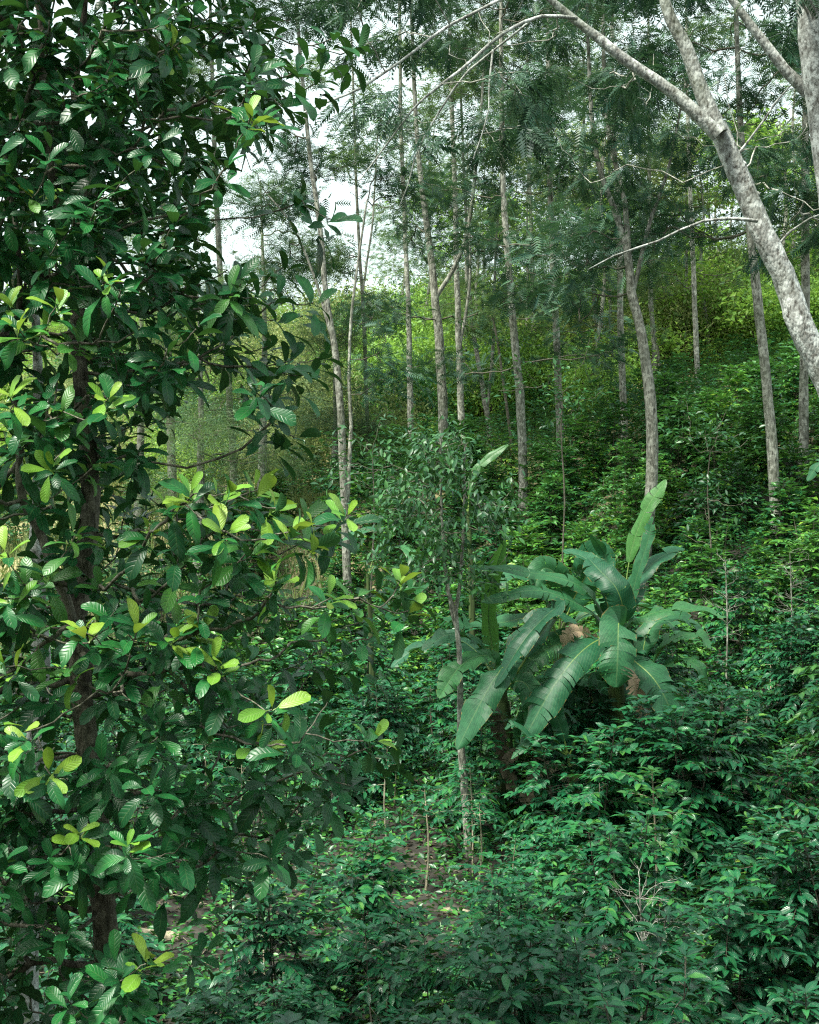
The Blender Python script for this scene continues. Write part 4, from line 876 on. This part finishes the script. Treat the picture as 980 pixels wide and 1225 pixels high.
# ------------------------------------------------------------ brush on the far slope
def brush_proto(seed, h, rad, n, mat, sz, label, group):
    r = np.random.default_rng(seed); o = thing('shrub', label, 'shrub', (0, 0, 0), group); g = Geo()
    st = []
    for k in range(9):
        a_ = r.uniform(0, 6.28); tp_ = np.array([math.cos(a_) * rad * .6, math.sin(a_) * rad * .6, h * r.uniform(.6, .95)]); c = smooth(np.array([[0, 0, -.2], tp_ * [.3, .3, .5], tp_]), 6); g.tube(c, np.linspace(.03, .008, 6), 4); st.append(tp_)
    kind(link('stems', g.mesh('stems', M['twig']), o), 'stuff')
    cs = np.array([[math.cos(a_) * rr_, math.sin(a_) * rr_, z_] for a_, rr_, z_ in zip(r.uniform(0, 6.28, 16), rad * np.sqrt(r.random(16)), h * r.uniform(.2, .95, 16))])
    c = cs[r.integers(16, size=n)] + r.normal(size=(n, 3)) * [rad * .26, rad * .26, h * .13]; c[:, 2] = np.maximum(c[:, 2], .05)
    d = rnd_dirs(n, r); d[:, 2] -= .2
    g = Geo(); g.inst(tiny_tpl(sz, sz * .5), frames(d, np.array([0, -.2, 1.]) + r.normal(size=(n, 3)) * .6) * r.uniform(.6, 1.3, n)[:, None, None], c, r.random(n))
    kind(link('foliage', g.mesh('foliage', M[mat]), o), 'stuff'); return o
kinds = [('brush', 'olive straw-coloured shrub on the open left slope below the ridge', 'dry shrubs on the far slope'), ('bright', 'yellow-green shrub behind the trunks below the ridge', 'yellow-green shrubs on the far slope'), ('slope', 'dark green shrub behind the trunks up the slope', 'dark shrubs on the far slope')]
pr = []
r = np.random.default_rng(77)
for k in range(230):
    y = r.uniform(44, 98) if k > 8 else 50; x = r.uniform(-.36, .36) * y
    v = int(r.choice(3, p=[.5, .27, .23] if x < -1 else [.22, .62, .16]))
    if k < 3: v = k; pr.append(brush_proto(800 + v, [2.2, 2.6, 2.3][v], [1.5, 1.4, 1.4][v], 3800, kinds[v][0], .135, kinds[v][1], kinds[v][2])); pr[-1].location = (x, y, h1(x, y)); continue
    copy_thing(pr[v], (x, y, h1(x, y) - .1), r.uniform(0, 6), r.uniform(.7, 1.5), ['straw-coloured', 'yellow-green', 'dark green'][v] + ' shrub ' + ['low on the far slope', 'halfway up the far slope', 'near the ridge'][min(2, int((y - 44) / 18))] + [' at the far left', ' left of centre', ' behind the central trunks', ' right of centre', ' at the far right'][int((x / y + .3601) / .7202 * 5)], kinds[v][2])

# ------------------------------------------------------------ ground cover, litter, fallen wood
def scatter(n, ylo, yhi, sx=.33): y = ylo + (yhi - ylo) * R.random(n) ** .7; x = R.uniform(-sx, sx, n) * y + R.normal(size=n) * .3; return x, y, H(x, y)
x, y, z = scatter(16000, 7.5, 30); n = len(x)
g = Geo(); g.inst(tiny_tpl(.10, .045, .5), frames(np.stack([R.normal(size=n), R.normal(size=n), R.normal(size=n) * .15], -1), np.array([0, 0, 1.]) + R.normal(size=(n, 3)) * .35) * R.uniform(.4, 1.1, n)[:, None, None], np.stack([x, y, z + .015], -1))
o = link('leaf_litter', g.mesh('leaf_litter', M['dead'])); kind(o, 'stuff'); o['label'] = 'brown fallen leaves strewn over the soil'; o['category'] = 'leaf litter'
x, y, z = scatter(6500, 8, 34); keep = ~np.array([any((a_ - c_[0]) ** 2 + (b_ - c_[1]) ** 2 < (c_[2] * .4) ** 2 for c_ in clear[:6]) for a_, b_ in zip(x, y)]); x, y, z = x[keep], y[keep], z[keep]
x = np.repeat(x, 14) + R.normal(size=len(x) * 14) * .15; y = np.repeat(y, 14) + R.normal(size=len(y) * 14) * .13; z = H(x, y) + R.uniform(.03, .38, len(x)); n = len(x)
d = rnd_dirs(n); d[:, 2] = d[:, 2] * .4 + .1
g = Geo(); g.inst(tiny_tpl(.10, .05), frames(d, np.array([0, 0, 1.]) + R.normal(size=(n, 3)) * .4) * R.uniform(.5, 1.3, n)[:, None, None], np.stack([x, y, z], -1))
o = link('ground_weeds', g.mesh('ground_weeds', M['slope'])); kind(o, 'stuff'); o['label'] = 'low green weeds covering the soil between the bushes'; o['category'] = 'weeds'
x, y, z = scatter(30000, 38, 100, .4); x2 = R.uniform(-13, -1.8, 7000); y2 = R.uniform(26, 42, 7000); x = np.r_[x, x2]; y = np.r_[y, y2]; z = np.r_[z, H(x2, y2)]; n = len(x)
d = R.normal(size=(n, 3)) * .3 + [0, 0, 1]
g = Geo(); g.inst(tiny_tpl(.55, .03), frames(d, rnd_dirs(n)) * R.uniform(.5, 1.4, n)[:, None, None], np.stack([x, y, z], -1))
o = link('dry_grass', g.mesh('dry_grass', M['brush'])); kind(o, 'stuff'); o['label'] = 'pale dry grass on the open far slope'; o['category'] = 'grass'
x, y, z = scatter(1500, 8, 26); g = Geo()
for a_, b_, c_ in zip(x, y, z):
    d = nrm(np.array([R.normal(), R.normal(), .12 * R.normal()])) * R.uniform(.1, .38); q = np.array([a_, b_, c_ + .03]); g.tube([q, q + d * .5 + [0, 0, .02], q + d], [.005, .004, .002], 3)
o = link('fallen_twigs', g.mesh('fallen_twigs', M['palestem'])); kind(o, 'stuff'); o['label'] = 'thin fallen twigs scattered on the soil'; o['category'] = 'twigs'
for pts, y, lab in [([(158, 1128, 20), (185, 1112, 18), (215, 1098, 15)], 14.3, 'fallen pale split log on bare soil behind the lower left foliage'), ([(530, 1112, 10), (545, 1095, 9), (562, 1088, 6)], 14.9, 'short dead branch lying on the soil of the central clearing')]:
    c = np.array(path_px(pts, y=y)); c[:, 2] = H(c[:, 0], c[:, 1]) + c[:, 3] * .8; c = smooth(c, 9); b = c[4, :3].copy(); g = Geo(); g.tube(c[:, :3], c[:, 3], 9, .12, cap=True)
    thing('fallen_log', lab, 'log', b, None, g.mesh('fallen_log', M['palestem'], b))
# leafless twiggy dead bush in the lower right
for px, py, y, hh, lab in [(765, 1110, 11.2, 1.1, 'leafless grey twiggy bush among the lower right coffee'), (868, 700, 21, .9, 'pale bare twigs sticking out of the coffee right of the clump'), (945, 690, 21, .9, 'bare twiggy stems near the right edge above the dense coffee')]:
    x = (px - 490) / F * y; b = np.array([x, y, h1(x, y)]); st = b + [0, 0, .0]; topz = (612.5 - py) / F * y + .38; c = smooth(np.array([[x, y, b[2] - .1], [x + .03, y, (b[2] + topz) / 2], [x, y, topz]]), 12)
    cur = (c, np.linspace(.018, .006, 12)); rr = np.random.default_rng(int(px)); g = Geo(); g.tube(*cur, 6)
    for k in range(34):
        i0 = rr.integers(5, 12); az = rr.uniform(0, 6.28); L = rr.uniform(.2, .52) * (1.15 - .05 * i0); d = np.array([math.cos(az), math.sin(az), rr.uniform(.15, .8)])
        t = np.linspace(0, 1, 7)[:, None]; bc = c[i0] + d * L * t + np.array([0, 0, -.25]) * L * t ** 2 + np.cumsum(rr.normal(size=(7, 3)), 0) * .008 * (t > 0); g.tube(bc, np.linspace(.004, .0015, 7), 4)
        for q in (3, 4, 5):
            d2 = d + rr.normal(size=3) * .6; g.tube([bc[q], bc[q] + d2 * L * .16, bc[q] + d2 * L * .3 + [0, 0, .02]], [.003, .002, .0012], 3)
    o = thing('dead_bush', lab, 'dead bush', b, None); kind(link('twigs', g.mesh('twigs', M['bark'], b), o), 'stuff')
hz, t, o = base_mat('air')
pv = nd(t, 'ShaderNodeVolumePrincipled'); pv.inputs['Color'].default_value = (.86, .95, .97, 1); pv.inputs['Density'].default_value = .0004; pv.inputs['Anisotropy'].default_value = .2
t.links.new(pv.outputs[0], o.inputs['Volume'])
g = Geo(); x0, x1, y0, y1, z0, z1 = -90, 90, -15, 125, -14, 32
g.add([(x0, y0, z0), (x1, y0, z0), (x1, y1, z0), (x0, y1, z0), (x0, y0, z1), (x1, y0, z1), (x1, y1, z1), (x0, y1, z1)], [(0, 3, 2, 1), (4, 5, 6, 7), (0, 1, 5, 4), (1, 2, 6, 5), (2, 3, 7, 6), (3, 0, 4, 7)])
HAZE = False
if HAZE: kind(link('haze', g.mesh('haze', hz, sm=False)), 'stuff')
nums = ['first', 'second', 'third', 'fourth', 'fifth', 'sixth', 'seventh', 'eighth', 'ninth', 'tenth', 'eleventh', 'twelfth', 'thirteenth', 'fourteenth', 'fifteenth', 'sixteenth', 'seventeenth', 'eighteenth', 'nineteenth', 'twentieth']
by_lab = {}
for o_ in SC.objects:
    if o_.get('category') in ('coffee bush', 'shrub', 'tree'): by_lab.setdefault(o_['label'], []).append(o_)
for lb_, os_ in by_lab.items():
    if len(os_) < 2: continue
    vis = sorted([o_ for o_ in os_ if abs(o_.location[0] / o_.location[1]) * F < 500], key=lambda o_: o_.location[0] / o_.location[1])
    for k, o_ in enumerate(vis[:20]):
        o_['label'] = (nums[k] + ' from the left, ' + lb_) if len(vis) > 1 else lb_
    for k, o_ in enumerate(o_ for o_ in os_ if o_ not in vis): o_['label'] = nums[k % 20] + ' ' + lb_ + ', beyond the edge'
for o_ in SC.objects:
    if len(str(o_.get('label', '')).replace('-', ' ').split()) > 16: o_['label'] = o_['label'].replace('small coffee bush', 'coffee bush').replace(', beyond the edge', ' off frame')
tot = sum(len(m_.polygons) for m_ in bpy.data.meshes); print('mesh polys', tot, 'objects', len(SC.objects))
